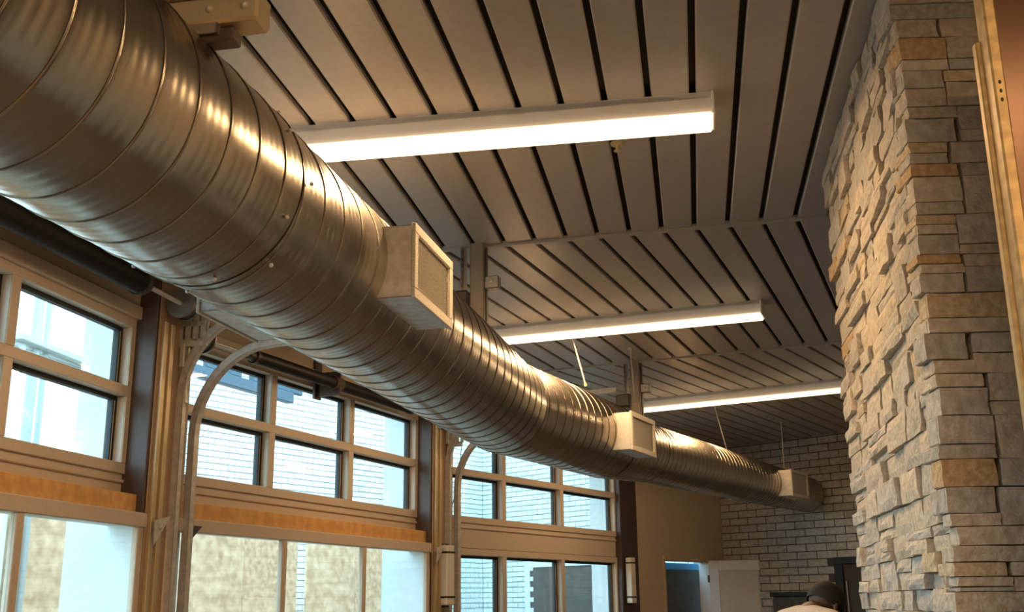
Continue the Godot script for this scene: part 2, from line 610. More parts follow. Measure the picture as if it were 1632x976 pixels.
func build_far_wall() -> void:
	# x of this frame runs along the brick wall from the corner to the right, z into the room
	var c := at(3.02, 0, 16.31)
	var dx := (at(4.48, 0, 14.82) - at(3.08, 0, 16.25)).normalized()
	var xf := Transform3D(Basis(dx, Vector3.UP, dx.cross(Vector3.UP)), c)
	var w := structure("wall_far", "pale grey painted brick wall at the far end of the room", "wall", xf)
	part(w, "mortar_bed", Geo.new().span(Vector3(-0.15, 0, -0.25), Vector3(6.2, 3.76, -0.006)), M.mortar)
	var skip := func(u, y): return u > 1.76 and u < 2.9 and y < 2.05
	brick_field(w, 0.0, 6.2, 0.0, 3.7, 0.305, 0.1025, 0.011, M.bricks, func(u, y): return y > 1.35 and u < 2.6, skip)
	# dark framed doorway beside the stone wall
	var d := structure("door_2", "black framed dark glass door in the brick wall near the stone", "door", xf)
	part(d, "frame", Geo.new().span(Vector3(1.78, 1.97, -0.08), Vector3(2.86, 2.06, 0.03), 0.004), M.black)
	part(d, "jamb", Geo.new().span(Vector3(1.78, 0, -0.08), Vector3(1.90, 1.97, 0.03), 0.004), M.black)
	part(d, "jamb", Geo.new().span(Vector3(2.76, 0, -0.08), Vector3(2.86, 1.97, 0.03), 0.004), M.black)
	part(d, "leaf_rail", Geo.new().span(Vector3(1.90, 1.80, -0.07), Vector3(2.76, 1.97, -0.01), 0.004), M.black)
	part(d, "leaf_stile", Geo.new().span(Vector3(1.90, 0, -0.07), Vector3(1.99, 1.80, -0.01), 0.004), M.black)
	part(d, "leaf_panel", Geo.new().span(Vector3(1.99, 0, -0.07), Vector3(2.76, 1.80, -0.03)), M.grey_dark)
	part(d, "handle", Geo.new().tube([Vector3(1.945, 1.2, 0.02), Vector3(1.945, 1.75, 0.02)], [0.012], 8), M.steel)
	# low dark cabinet against the bricks
	var k := thing("wall_cabinet", "dark low cabinet against the brick wall behind the person", "cabinet", xf.translated_local(Vector3(1.3, 0, 0.005)))
	part(k, "body", Geo.new().span(Vector3(-0.28, 0, 0), Vector3(0.34, 1.56, 0.36), 0.006), M.grey_dark)
	part(k, "top", Geo.new().span(Vector3(-0.31, 1.56, 0), Vector3(0.37, 1.62, 0.39), 0.008), M.black)
	for s in [-1, 1]:
		var dr := part(k, "door", Geo.new().span(Vector3(0.03 + s * 0.155 - 0.15, 0.1, 0.36), Vector3(0.03 + s * 0.155 + 0.15, 1.52, 0.378), 0.004), M.grey_dark)
		part(dr, "knob", Geo.new().sphere(Vector3(0.03 + s * 0.03, 0.95, 0.39), Vector3.ONE * 0.013, 6, 10), M.steel)
	# white panel door standing open, hinged on the tan wall
	var hinge := Vector2(2.751, 16.0)
	var leaf_d := Vector2(0.985, -0.17).normalized()
	var lx := Transform3D(Basis(at(leaf_d.x, 0, leaf_d.y), Vector3.UP, at(leaf_d.x, 0, leaf_d.y).cross(Vector3.UP)), at(hinge.x, 0, hinge.y))
	var o := structure("door_1", "white panelled door standing open in front of the brick wall", "door", lx)
	part(o, "leaf", Geo.new().span(Vector3(0.01, 0.01, -0.04), Vector3(1.12, 2.06, -0.012), 0.003), M.door_panel)
	part(o, "stile", Geo.new().span(Vector3(0.0, 0.01, -0.014), Vector3(0.135, 2.07, 0.0), 0.004), M.white_door)
	part(o, "stile", Geo.new().span(Vector3(1.0, 0.01, -0.014), Vector3(1.13, 2.07, 0.0), 0.004), M.white_door)
	part(o, "rail", Geo.new().span(Vector3(0.135, 1.93, -0.014), Vector3(1.0, 2.07, 0.0), 0.004), M.white_door)
	part(o, "rail", Geo.new().span(Vector3(0.135, 0.01, -0.014), Vector3(1.0, 0.25, 0.0), 0.004), M.white_door)
	for y in [0.25, 1.05, 1.82]:
		part(o, "hinge", Geo.new().tube([Vector3(-0.012, y - 0.05, 0.004), Vector3(-0.012, y + 0.05, 0.004)], [0.014], 8), M.dark_steel)
	# frame of the opening
	var p34: Vector2 = P23 + dir2(A3) * 4.25
	var fr := structure("trim_1", "white door frame in the tan end wall", "door frame", frame_at(p34, 42.63))
	part(fr, "head", Geo.new().span(Vector3(0.83, 2.05, -0.16), Vector3(2.02, 2.12, 0.012), 0.004), M.tan_wall)
	part(fr, "jamb", Geo.new().span(Vector3(1.93, 0, -0.16), Vector3(2.02, 2.05, 0.012), 0.004), M.white_door)
	part(fr, "jamb", Geo.new().span(Vector3(0.83, 0, -0.16), Vector3(0.875, 2.05, 0.012), 0.004), M.tan_wall)
	# what stands outside the opening
	var sc := thing("site_screen", "dark grey screen with a bright blue top band seen through the doorway", "screen", frame_at(p34, 42.63).translated_local(Vector3(1.5, 0, -0.30)))
	part(sc, "dark_sheet", Geo.new().span(Vector3(-0.75, 0, -0.02), Vector3(0.7, 1.95, 0.02), 0.004), M.grey_dark)
	part(sc, "blue_band", Geo.new().span(Vector3(-0.75, 1.95, -0.025), Vector3(0.7, 2.04, 0.025), 0.004), M.blue)


# ------------------------------------------------------------------ outside
func build_exterior() -> void:
	var g := part(self, "ground", Geo.new().span(Vector3(-45, -0.4, 20), Vector3(30, -0.22, -60)), M.ground)
	tag(g, "pale bare ground outside the windows", "ground", "", "structure")
	var b2 := frame_at(P12, A2)
	# hoarding of particle board sheets outside the lower windows
	var h := thing("hoarding", "straw coloured particle board hoarding outside the lower windows", "fence", b2.translated_local(Vector3(0, 0, -3.0)))
	var s := -3.2
	var i := 0
	while s < 10.2:
		var e := minf(s + 1.22, 10.3)
		if s < 6.48 and e > 6.48:
			e = 6.48
		if s >= 6.48 and s < 6.7:
			s = 6.70
			continue
		for r in 2:
			part(h, "board_sheet", Geo.new().span(Vector3(s + 0.004, r * 1.62 - 0.2, -0.018 - 0.01 * r), Vector3(e - 0.004, 1.61 if r == 0 else 2.36, 0.0 + 0.006 * rng.randf()), 0.002), M.osb if (i + r) % 2 else M.osb2)
		s = e
		i += 1
	# awning frame and scaffold bay outside
	var aw := thing("awning_frame", "blue grey steel awning frame outside, seen at the top of the middle window", "awning", b2.translated_local(Vector3(4.6, 3.9, -2.5)))
	part(aw, "lower_beam", Geo.new().span(Vector3(-1.2, 0.0, -0.1), Vector3(0.9, 0.13, 0.0), 0.01), M.awning)
	part(aw, "upper_beam", Geo.new().span(Vector3(-1.2, 0.36, -0.1), Vector3(0.9, 0.6, 0.0), 0.01), M.awning)
	for q in 5:
		part(aw, "web_post", Geo.new().span(Vector3(-1.2 + q * 0.42, 0.13, -0.08), Vector3(-0.98 + q * 0.42 + (0.42 if q == 4 else 0.0), 0.36, -0.02), 0.01), M.awning)
	for q in [-1.1]:
		part(aw, "post", Geo.new().span(Vector3(q - 0.05, -4.1, -0.1), Vector3(q + 0.05, 0.0, 0.0), 0.01), M.awning)
	var b1 := frame_at(P12, A1)
	var sf := thing("scaffold", "pale scaffold frame with a plank outside the nearest window", "scaffold", b1.translated_local(Vector3(2.2, 0, -2.5)))
	for q in [[-0.15, M.ext_white], [0.06, M.scaffold], [0.22, M.scaffold]]:
		part(sf, "post", Geo.new().tube([Vector3(q[0], -0.22, 0), Vector3(q[0], 5.6, 0)], [0.05 if q[0] < 0.2 else 0.03], 10), q[1])
	part(sf, "plank", Geo.new().box(Transform3D(Basis(Vector3.BACK, -0.02), Vector3(0.45, 3.86, 0.0)), Vector3(1.5, 0.06, 0.24), 0.006), M.scaffold)
	part(sf, "ledger", Geo.new().tube([Vector3(-0.3, 3.79, 0.0), Vector3(1.2, 3.79, 0.0)], [0.024], 8), M.scaffold)
	# white brick wing that continues the far wall outside and turns along the court
	var c := at(3.02, 0, 16.31)
	var dx := (at(3.08, 0, 16.25) - at(4.48, 0, 14.82)).normalized()
	var xa := Transform3D(Basis(-dx, Vector3.UP, (-dx).cross(Vector3.UP)), c + dx * 5.13)
	var wa := structure("wall_court", "white brick wing outside with dark openings, seen through the farthest window", "wall", xa)
	part(wa, "mortar_bed", Geo.new().span(Vector3(-0.3, -0.2, -0.3), Vector3(4.6, 6.0, -0.012)), M.ext_mortar)
	var open := func(u, y): return u > 1.15 and u < 3.0 and y < 2.15
	brick_field(wa, 0.0, 4.6, 0.0, 6.0, 0.25, 0.085, 0.012, M.ext_bricks, func(u, y): return u < 2.8 and y > 1.4 and y < 3.7, open)
	part(wa, "dark_opening", Geo.new().span(Vector3(1.15, -0.2, -0.1), Vector3(3.0, 2.12, -0.008)), M.grey_dark)
	for q in [[1.06, 1.17], [2.98, 3.09]]:
		part(wa, "opening_jamb", Geo.new().span(Vector3(q[0], -0.2, -0.05), Vector3(q[1], 2.1, 0.012), 0.004), M.ext_white)
	part(wa, "opening_head", Geo.new().span(Vector3(1.06, 2.1, -0.05), Vector3(3.09, 2.2, 0.012), 0.004), M.ext_white)
	var deg := 35.0
	var k := c + dx * 5.13
	var tb := dir2(deg)
	var dxb := at(tb.x, 0, tb.y)
	var xb := Transform3D(Basis(dxb, Vector3.UP, dxb.cross(Vector3.UP)), k - dxb * 7.0)
	var wb := structure("wall_court", "white brick wing outside along the court, seen through the middle window", "wall", xb)
	part(wb, "mortar_bed", Geo.new().span(Vector3(0.0, -0.2, -0.3), Vector3(7.3, 6.0, -0.012)), M.ext_mortar)
	brick_field(wb, 0.0, 7.0, 0.0, 6.0, 0.25, 0.085, 0.012, M.ext_bricks, func(u, y): return u > 3.0 and y > 2.3 and y < 4.3, func(_u, _y): return false)


# ------------------------------------------------------------------ windows
func pane_grid(w: Node3D, us: Array, ys: Array, z: float, wide: float) -> void:
	# us and ys are the centre lines of the members; the panes lie between them
	for j in ys.size():
		part(w, "rail", Geo.new().span(Vector3(us[0] - wide * 0.5, ys[j] - wide * 0.45, z - 0.075), Vector3(us[-1] + wide * 0.5, ys[j] + wide * 0.45, z + 0.035), 0.004), M.frame)
	for i in us.size():
		for j in ys.size() - 1:
			part(w, "mullion", Geo.new().span(Vector3(us[i] - wide * 0.5, ys[j] + wide * 0.45, z - 0.075), Vector3(us[i] + wide * 0.5, ys[j + 1] - wide * 0.45, z + 0.03), 0.004), M.frame)
			part(w, "mullion_cover", Geo.new().span(Vector3(us[i] - wide * 0.5 - 0.001, ys[j] + wide * 0.45, z + 0.03), Vector3(us[i] + wide * 0.5 + 0.001, ys[j + 1] - wide * 0.45, z + 0.036), 0.002), M.frame)
	for i in us.size() - 1:
		for j in ys.size() - 1:
			var a := Vector3(us[i] + wide * 0.5, ys[j] + wide * 0.45, z - 0.053)
			var b := Vector3(us[i + 1] - wide * 0.5, ys[j + 1] - wide * 0.45, z - 0.047)
			var pn := part(w, "pane", Geo.new().span(a, b), M.glass)
			# dark glazing gaskets with a pale bead round the glass
			var g := Geo.new()
			var t := 0.013
			for off in [0.0, 0.034]:
				g.span(Vector3(b.x - off - t, a.y, z - 0.07), Vector3(b.x - off, b.y, z - 0.03))
			g.span(Vector3(a.x, b.y - 0.028, z - 0.07), Vector3(b.x, b.y, z - 0.03))
			g.span(Vector3(a.x, a.y, z - 0.07), Vector3(a.x + t, b.y, z - 0.03))
			part(pn, "gasket", g, M.gasket)
			part(pn, "bead", Geo.new().span(Vector3(b.x - 0.034, a.y, z - 0.07), Vector3(b.x - t, b.y, z - 0.036)), M.frame)


func build_windows() -> void:
	var p01 := P12 - dir2(A1) * BAY
	var starts := [p01, P12, P23]
	var angs := [A1, A2, A3]
	var names := ["nearest six-pane window above the left garage door", "middle six-pane window, bricks and hoarding outside", "farthest window of nine panes, partly behind the duct"]
	var wn := structure("window_4", "tall many-paned window beside the camera, before the first garage door", "window", frame_at(p01 - dir2(A1) * BAY, A1))
	pane_grid(wn, [0.0, 1.3, 2.6, 3.87], [0.54, 1.4, 2.1, 2.845, 3.30], 0.0, 0.075)
	for i in 3:
		var w := structure("window_%d" % (i + 1), names[i], "window", frame_at(starts[i], angs[i]))
		var us: Array = [[0.30, 1.47, 2.65, 3.87], [0.27, 1.41, 2.61, 3.87], [0.30, 1.36, 2.60, 3.96]][i]
		pane_grid(w, us, [2.355, 2.845, 3.30], 0.0, 0.075)
		var u0: float = us[0] - 0.04
		var u1: float = us[-1] + 0.04
		part(w, "head", Geo.new().span(Vector3(u0, 3.325, -0.05), Vector3(u1, 3.41, 0.07), 0.004), M.frame)
		# panel under the sash
		part(w, "apron_panel", Geo.new().span(Vector3(u0, 2.0 if i < 2 else 2.07, -0.05), Vector3(u1, 2.325, 0.018)), M.frame)
		part(w, "apron_lip", Geo.new().span(Vector3(u0, 2.262, 0.0), Vector3(u1, 2.285, 0.034), 0.006), M.frame)
		if i < 2:
			part(w, "timber_strip", Geo.new().span(Vector3(u0 - 0.03, 2.05, 0.0), Vector3(u1 + 0.02, 2.19, 0.13), 0.004), M.wood)
		else:
			pane_grid(w, us, [0.35, 1.2, 2.03], 0.0, 0.075)
			part(w, "apron_joint", Geo.new().span(Vector3(u0, 2.06, -0.01), Vector3(u1, 2.072, 0.014)), M.gasket)


# ------------------------------------------------------------------ overhead doors with tracks, springs and brackets
func track_path(s: float, z: float, y_bend: float, r: float, reach: float) -> Array:
	var pts := [Vector3(s, 0.05, z), Vector3(s, y_bend, z)]
	for k in range(1, 13):
		var a := PI / 2 * k / 12
		pts.append(Vector3(s, y_bend + r * sin(a), z + r * (1 - cos(a))))
	pts.append(Vector3(s, y_bend + r + 0.03, z + r + reach))
	return pts


func build_track(parent: Node3D, pts: Array, m: Material) -> void:
	# C shaped channel: web and two curled lips
	var side := Vector3.RIGHT
	var w := 0.026
	var g := Geo.new()
	g.sweep(pts, [Vector2(-w, -w), Vector2(-w, w), Vector2(-w + 0.004, w), Vector2(-w + 0.004, -w)], side)
	g.sweep(pts, [Vector2(-w, w), Vector2(w, w), Vector2(w, w - 0.004), Vector2(-w, w - 0.004)], side)
	g.sweep(pts, [Vector2(-w, -w), Vector2(w, -w), Vector2(w, -w + 0.004), Vector2(-w, -w + 0.004)], side)
	g.sweep(pts, [Vector2(w, w), Vector2(w, w - 0.014), Vector2(w - 0.004, w - 0.014), Vector2(w - 0.004, w)], side)
	g.sweep(pts, [Vector2(w, -w), Vector2(w, -w + 0.014), Vector2(w - 0.004, -w + 0.014), Vector2(w - 0.004, -w)], side)
	part(parent, "track", g, m)


func build_garage_doors() -> void:
	var p01 := P12 - dir2(A1) * BAY
	var starts := [p01, P12, P23]
	var angs := [A1, A2, A3]
	for i in 3:
		var xf := frame_at(starts[i], angs[i])
		var len_ := BAY if i < 2 else 4.2
		if i < 2:
			var d := thing("garage_door", ["glazed overhead door under the nearest window, orange timber above it", "glazed overhead door under the middle window between two track sets"][i], "garage door", xf.translated_local(Vector3(0, 0, 0.17)), "glazed overhead doors")
			var us: Array = [[0.05, 1.42, 2.68, 3.86], [0.10, 1.42, 2.62, 3.82]][i]
			part(d, "top_rail", Geo.new().span(Vector3(us[0] - 0.04, 1.985, -0.025), Vector3(us[3] + 0.06, 2.075, 0.025), 0.006), M.frame)
			part(d, "bottom_rail", Geo.new().span(Vector3(us[0] - 0.04, 0.03, -0.025), Vector3(us[3] + 0.06, 0.2, 0.025), 0.006), M.frame)
			part(d, "middle_rail", Geo.new().span(Vector3(us[0] - 0.04, 0.98, -0.025), Vector3(us[3] + 0.06, 1.06, 0.025), 0.006), M.frame)
			for k in 4:
				part(d, "stile", Geo.new().span(Vector3(us[k] - 0.032, 0.2, -0.022), Vector3(us[k] + 0.032, 1.985, 0.02), 0.005), M.frame)
			for k in 3:
				part(d, "pane", Geo.new().span(Vector3(us[k] + 0.032, 0.2, -0.003), Vector3(us[k + 1] - 0.032, 1.985, 0.003)), M.glass)
			# gusset brackets at the top corners carry the rollers
			for e in 2:
				var sx: float = us[3] + 0.05 if e else us[0] + 0.13
				var gz := 0.08 if e else 0.03
				var sg := 1.0 if e else -1.0
				var g := Geo.new()
				var a := Vector3(sx, 2.03, gz)
				var b := Vector3(sx + sg * 0.2, 2.07, gz)
				var c := Vector3(sx, 1.87, gz)
				if e == 0:
					b = Vector3(sx + 0.18, 2.03, gz)
				g.tri(a, b, c, Vector3.BACK)
				g.tri(a + Vector3(0, 0, -0.008), b + Vector3(0, 0, -0.008), c + Vector3(0, 0, -0.008), Vector3.FORWARD)
				g.quad(b, c, c - Vector3(0, 0, 0.008), b - Vector3(0, 0, 0.008))
				g.quad(a, b, b - Vector3(0, 0, 0.008), a - Vector3(0, 0, 0.008))
				var gu := part(d, "gusset_bracket", g, M.galv if e else M.dark_steel)
				part(gu, "bolt", Geo.new().sphere((a + b + c) / 3.0 + Vector3(0, 0, 0.004), Vector3(0.014, 0.014, 0.01), 5, 8), M.galv)
		# hardware of the opening: jamb angles, tracks, spring
		var hw := thing("door_track_set", ["galvanised door tracks and black spring over the nearest window", "galvanised door tracks and thin black spring over the middle window", "galvanised door tracks beside the farthest window"][i], "door track", xf, "overhead door tracks")
		for e in 2:
			var s0 := 0.24 if e == 0 else len_ - 0.06
			if i == 2 and e == 1:
				s0 = 3.99
			var ang := Geo.new()
			var sa := 0.14 if e == 0 else len_ - 0.2
			for q in [0.0, 0.085]:
				ang.span(Vector3(sa + q, 0.05, 0.18), Vector3(sa + q + 0.045, 3.32, 0.215), 0.004)
			if e == 1 and i < 2 or i == 0:
				part(hw, "jamb_angle", ang, M.gold_strut)
			if i == 2 and e == 1:
				continue
			var bend := 2.62 if e == 0 else 2.86
			build_track(hw, track_path(s0 if e == 0 else s0 + 0.13, 0.215, bend, 0.58, 1.2), M.galv)
			# slotted flag bracket that holds the shaft bearing
			var fx := s0 - 0.12 if e == 0 else s0 + 0.10
			var fg := Geo.new()
			var y0 := 3.20 if i < 2 else 3.03
			for q in 6:
				fg.span(Vector3(fx - 0.004, y0 + 0.035, 0.06 + q * 0.056), Vector3(fx + 0.004, y0 + 0.28, 0.098 + q * 0.056))
			fg.span(Vector3(fx - 0.004, y0, 0.06), Vector3(fx + 0.004, y0 + 0.05, 0.365))
			fg.span(Vector3(fx - 0.004, y0 + 0.14, 0.06), Vector3(fx + 0.004, y0 + 0.17, 0.365))
			fg.span(Vector3(fx - 0.004, y0 + 0.26, 0.06), Vector3(fx + 0.004, y0 + 0.32, 0.365))
			fg.span(Vector3(fx - 0.05, y0, 0.05), Vector3(fx + 0.02, y0 + 0.32, 0.064))
			part(hw, "flag_bracket", fg, M.galv)
			part(hw, "hanger_angle", Geo.new().span(Vector3(fx - 0.012, bend + 0.2, 0.2), Vector3(fx + 0.02, y0 + 0.02, 0.235), 0.004), M.galv)
		if i == 2:
			continue
		var sy := 3.44 if i == 0 else 3.285
		var sz := 0.30 if i == 0 else 0.24
		part(hw, "shaft", Geo.new().tube([Vector3(0.12, sy, sz), Vector3(len_ - 0.1, sy, sz)], [0.016], 8), M.galv)
		# torsion spring: close coils of wire, with winding cones
		var sr := 0.078 if i == 0 else 0.05
		var s1 := 0.75 if i == 0 else 0.85
		var s2 := 3.42 if i == 0 else 3.3
		var pts := []
		var rad := []
		var x := s1
		while x < s2:
			if i == 1 and absf(x - 1.98) < 0.06:
				x += 0.005
			pts.append(Vector3(x, sy, sz))
			rad.append(sr)
			pts.append(Vector3(x + 0.006, sy, sz))
			rad.append(sr - 0.006)
			x += 0.013
		part(hw, "spring", Geo.new().tube(pts, rad, 18), M.rubber)
		for e in 2:
			var ex := s1 if e == 0 else s2
			var sg := -1.0 if e == 0 else 1.0
			part(hw, "winding_cone", Geo.new().tube([Vector3(ex, sy, sz), Vector3(ex + sg * 0.03, sy, sz), Vector3(ex + sg * 0.03, sy, sz), Vector3(ex + sg * 0.09, sy, sz)], [sr * 1.12, sr * 1.12, sr * 0.9, sr * 0.7], 16), M.dark_steel)
			var dx := 0.22 if e == 0 else len_ - 0.14
			part(hw, "cable_drum", Geo.new().tube([Vector3(dx - 0.045, sy, sz), Vector3(dx - 0.03, sy, sz), Vector3(dx - 0.03, sy, sz), Vector3(dx + 0.03, sy, sz), Vector3(dx + 0.03, sy, sz), Vector3(dx + 0.045, sy, sz)], [0.1, 0.1, 0.085, 0.085, 0.1, 0.1], 20), M.steel)
		var cx := 1.48 if i == 0 else 1.98
		var cb := Geo.new()
		cb.span(Vector3(cx - 0.05, sy - 0.12, 0.05), Vector3(cx + 0.05, 3.68, 0.075), 0.003)
		cb.span(Vector3(cx - 0.012, sy - 0.1, 0.05), Vector3(cx + 0.012, sy + 0.1, sz + 0.05), 0.003)
		cb.tube([Vector3(cx - 0.06, sy, sz), Vector3(cx + 0.06, sy, sz)], [sr * 1.2], 16)
		part(hw, "center_bracket", cb, M.dark_steel if i == 0 else M.brown_mid)
	# wall lights on the pillars
	for i in 2:
		var xs := frame_at(P23, A3).translated_local(Vector3(0.02 if i == 0 else 4.07, 1.5, 0.2 if i == 0 else 0.10))
		var l := thing("wall_sconce", ["narrow cream wall light beside the tracks of the middle pillar", "narrow cream wall light on the dark end pillar"][i], "wall lamp", xs, "cream wall lights on the pillars")
		part(l, "back_plate", Geo.new().span(Vector3(-0.075, -0.02, 0), Vector3(0.075, 0.58, 0.02), 0.004), M.black)
		part(l, "shade", Geo.new().span(Vector3(-0.062, 0, 0.02), Vector3(0.062, 0.56, 0.10), 0.008), M.sconce)
		for y in [0.065, 0.485]:
			part(l, "band", Geo.new().span(Vector3(-0.066, y, 0.018), Vector3(0.066, y + 0.018, 0.105), 0.003), M.black)


# ------------------------------------------------------------------ ledge stone wall
# one stone: a box on the xy plane whose split face (towards +z) is uneven
func stone(w: float, h: float, depth: float, rough: float) -> Geo:
	var g := Geo.new()
	var nu := clampi(int(w / 0.08), 2, 5)
	var nv := 3
	var pts := []
	var tilt_u := rng.randf_range(-1, 1) * rough * 0.8
	var tilt_v := rng.randf_range(-1, 1) * rough * 0.8
	for i in nu + 1:
		var col := []
		for j in nv + 1:
			var fu := float(i) / nu
			var fv := float(j) / nv
			var edge := i == 0 or j == 0 or i == nu or j == nv
			var p := Vector3((fu - 0.5) * w, (fv - 0.5) * h, depth + (fu - 0.5) * tilt_u + (fv - 0.5) * tilt_v)
			p.z += rng.randf_range(-0.5, 0.5) * rough - (rough * 0.7 if edge else 0.0)
			if i > 0 and i < nu:
				p.x += rng.randf_range(-0.2, 0.2) * w / nu
				if edge:
					p.y += rng.randf_range(-0.05, 0.05) * h * signf(0.5 - fv) * 0.6
			if (i == 0 or i == nu):
				p.x += rng.randf_range(0.0, 0.006) * signf(0.5 - fu)
			col.append(p)
		pts.append(col)
	for i in nu:
		for j in nv:
			for q in [[pts[i][j], pts[i + 1][j], pts[i + 1][j + 1]], [pts[i][j], pts[i + 1][j + 1], pts[i][j + 1]]]:
				var nn: Vector3 = (q[1] - q[0]).cross(q[2] - q[0]).normalized()
				g.tri(q[0], q[1], q[2], nn if nn.z > 0 else -nn)
	for i in nu:
		for j in [0, nv]:
			var a: Vector3 = pts[i][j]
			var b: Vector3 = pts[i + 1][j]
			g.quad(a, b, Vector3(b.x, b.y, -0.03), Vector3(a.x, a.y, -0.03), Vector3(0, -1 if j == 0 else 1, 0))
	for j in nv:
		for i in [0, nu]:
			var a: Vector3 = pts[i][j]
			var b: Vector3 = pts[i][j + 1]
			g.quad(a, b, Vector3(b.x, b.y, -0.03), Vector3(a.x, a.y, -0.03), Vector3(-1 if i == 0 else 1, 0, 0))
	return g


const NEAR := Vector2(1.385, 3.5)
const FAR := Vector2(1.672, 5.4)


func build_stone() -> void:
	rng.seed = 77
	var d := (NEAR - FAR).normalized()
	# frame of the side face: x from the far edge to the near corner, z towards the windows
	var dx := at(d.x, 0, d.y)
	var nz := dx.cross(Vector3.UP)
	var ln := NEAR.distance_to(FAR)
	var xs := Transform3D(Basis(dx, Vector3.UP, nz), at(FAR.x, 0, FAR.y))
	# frame of the front face: x from the corner to the right, z towards the camera
	var fd := Vector2(sin(deg_to_rad(99.5)), cos(deg_to_rad(99.5)))
	fd = Vector2(0.996, -0.03).normalized()
	var fx := at(fd.x, 0, fd.y)
	var xf := Transform3D(Basis(fx, Vector3.UP, fx.cross(Vector3.UP)), at(NEAR.x, 0, NEAR.y))
	var w := structure("wall_stone", "buff ledge stone wall with a lit rough side and a flat coursed front", "wall")
	# core behind the stones
	var core := Geo.new()
	var a := at(NEAR.x, 0, NEAR.y) - nz * 0.012 - fx.cross(Vector3.UP) * 0.02
	var b := at(FAR.x, 0, FAR.y) - nz * 0.012
	var far_end := Vector2(FAR.x + 1.4, FAR.y - 0.1)
	var c := at(far_end.x, 0, far_end.y)
	var e := at(NEAR.x + 1.5, 0, NEAR.y - 0.045) - fx.cross(Vector3.UP) * 0.02
	var H := Vector3(0, 3.73, 0)
	for q in [[a, b], [b, c], [c, e], [e, a]]:
		var nn: Vector3 = (q[1] - q[0]).cross(Vector3.UP).normalized()
		var mid: Vector3 = (q[0] + q[1]) * 0.5 - (a + b + c + e) * 0.25
		core.quad(q[0], q[1], q[1] + H, q[0] + H, nn if nn.dot(mid) > 0 else -nn)
	part(w, "mortar_core", core, M.stone_bed)
	var rest := Geo.new()
	# front courses, from the floor up: height, then rows of pieces
	var tops := [3.69, 3.622, 3.546, 3.484, 3.412, 3.285, 3.148, 3.014, 2.935, 2.751, 2.611, 2.478, 2.392, 2.341, 2.206, 2.069, 1.93, 1.842, 1.72, 1.661, 1.611, 1.567, 1.522]
	# per course: pieces "from-to rows tone"; the rows split the height between them
	var lay := ["12a|1c", "1b|2c", "1c|21a", "1a|2b", "2o1b|21c", "1c1b|1n2b", "12a|21b", "1n1a|1b", "1o2b1c|13b", "1n1a2c|31b", "1o1b2a|12c", "1n|2b", "1b|1c", "2c1b|11b", "1b2a|21b", "2a1c|1b", "1o|1a", "2c1b|1a", "1b|1a", "1a|1c", "1n|1b", "2b1c|1a", "1a|1b"]
	var y := 1.46
	while y > 0.05:
		tops.append(y)
		lay.append(["1a|2b", "1o|1b", "2c1b|1a", "1b|1c"][rng.randi() % 4])
		y -= rng.randf_range(0.06, 0.14)
	tops.append(0.0)
	var tone := {"a": [0, 7], "b": [1, 3], "c": [2, 5], "o": [6, 6], "n": [4, 4]}
	for k in tops.size() - 1:
		var y1: float = tops[k]
		var y0: float = tops[k + 1]
		var u := -0.02 - rng.randf_range(-0.008, 0.018)
		var col := 0
		while u < 1.3:
			var cells: String = lay[k].split("|")[col % 2] if col < 2 else ["1a", "1b1c", "2b1a", "1n1a", "1c"][rng.randi() % 5]
			var wd := rng.randf_range(0.13, 0.19) if col == 0 else rng.randf_range(0.2, 0.45)
			if cells.length() == 2 and col == 0 and rng.randf() < 0.6:
				wd += 0.18
			var total := 0.0
			var rows := []
			for ch in cells:
				if ch.is_valid_int():
					rows.append([float(ch), "a"])
					total += float(ch)
				else:
					rows[-1][1] = ch
			var yy := y1
			for r in rows:
				var h: float = (y1 - y0) * r[0] / total
				var gap := 0.0035
				var wide := wd - gap
				var dep := 0.014 + rng.randf_range(0.0, 0.004)
				var corner := col == 0
				var ms: Array = tone[r[1]]
				var m: Material = M.stones[ms[rng.randi() % 2]]
				var place := Transform3D(Basis(Vector3.BACK, rng.randf_range(-0.006, 0.006)), Vector3(u + wd * 0.5 + (rng.randf_range(-0.012, 0.008) if corner else 0.0), yy - h * 0.5, 0))
				var g := stone(wide, h - gap, dep, 0.0022)
				if corner:
					# corner stones run back along the side face
					var back := rng.randf_range(0.06, 0.16)
					g.span(Vector3(-wide * 0.5 + 0.002, -(h - gap) * 0.5, -back), Vector3(0.03, (h - gap) * 0.5, 0.004), 0.004)
				if y1 > 1.47 and u < 0.3:
					part(w, "ledge_stone", g, m, xf * place)
				else:
					join(rest, g, xf * place)
				yy -= h
			u += wd
			col += 1
	# side face: courses of long uneven stones, split into thinner ones here and there
	y = CEIL - 0.01
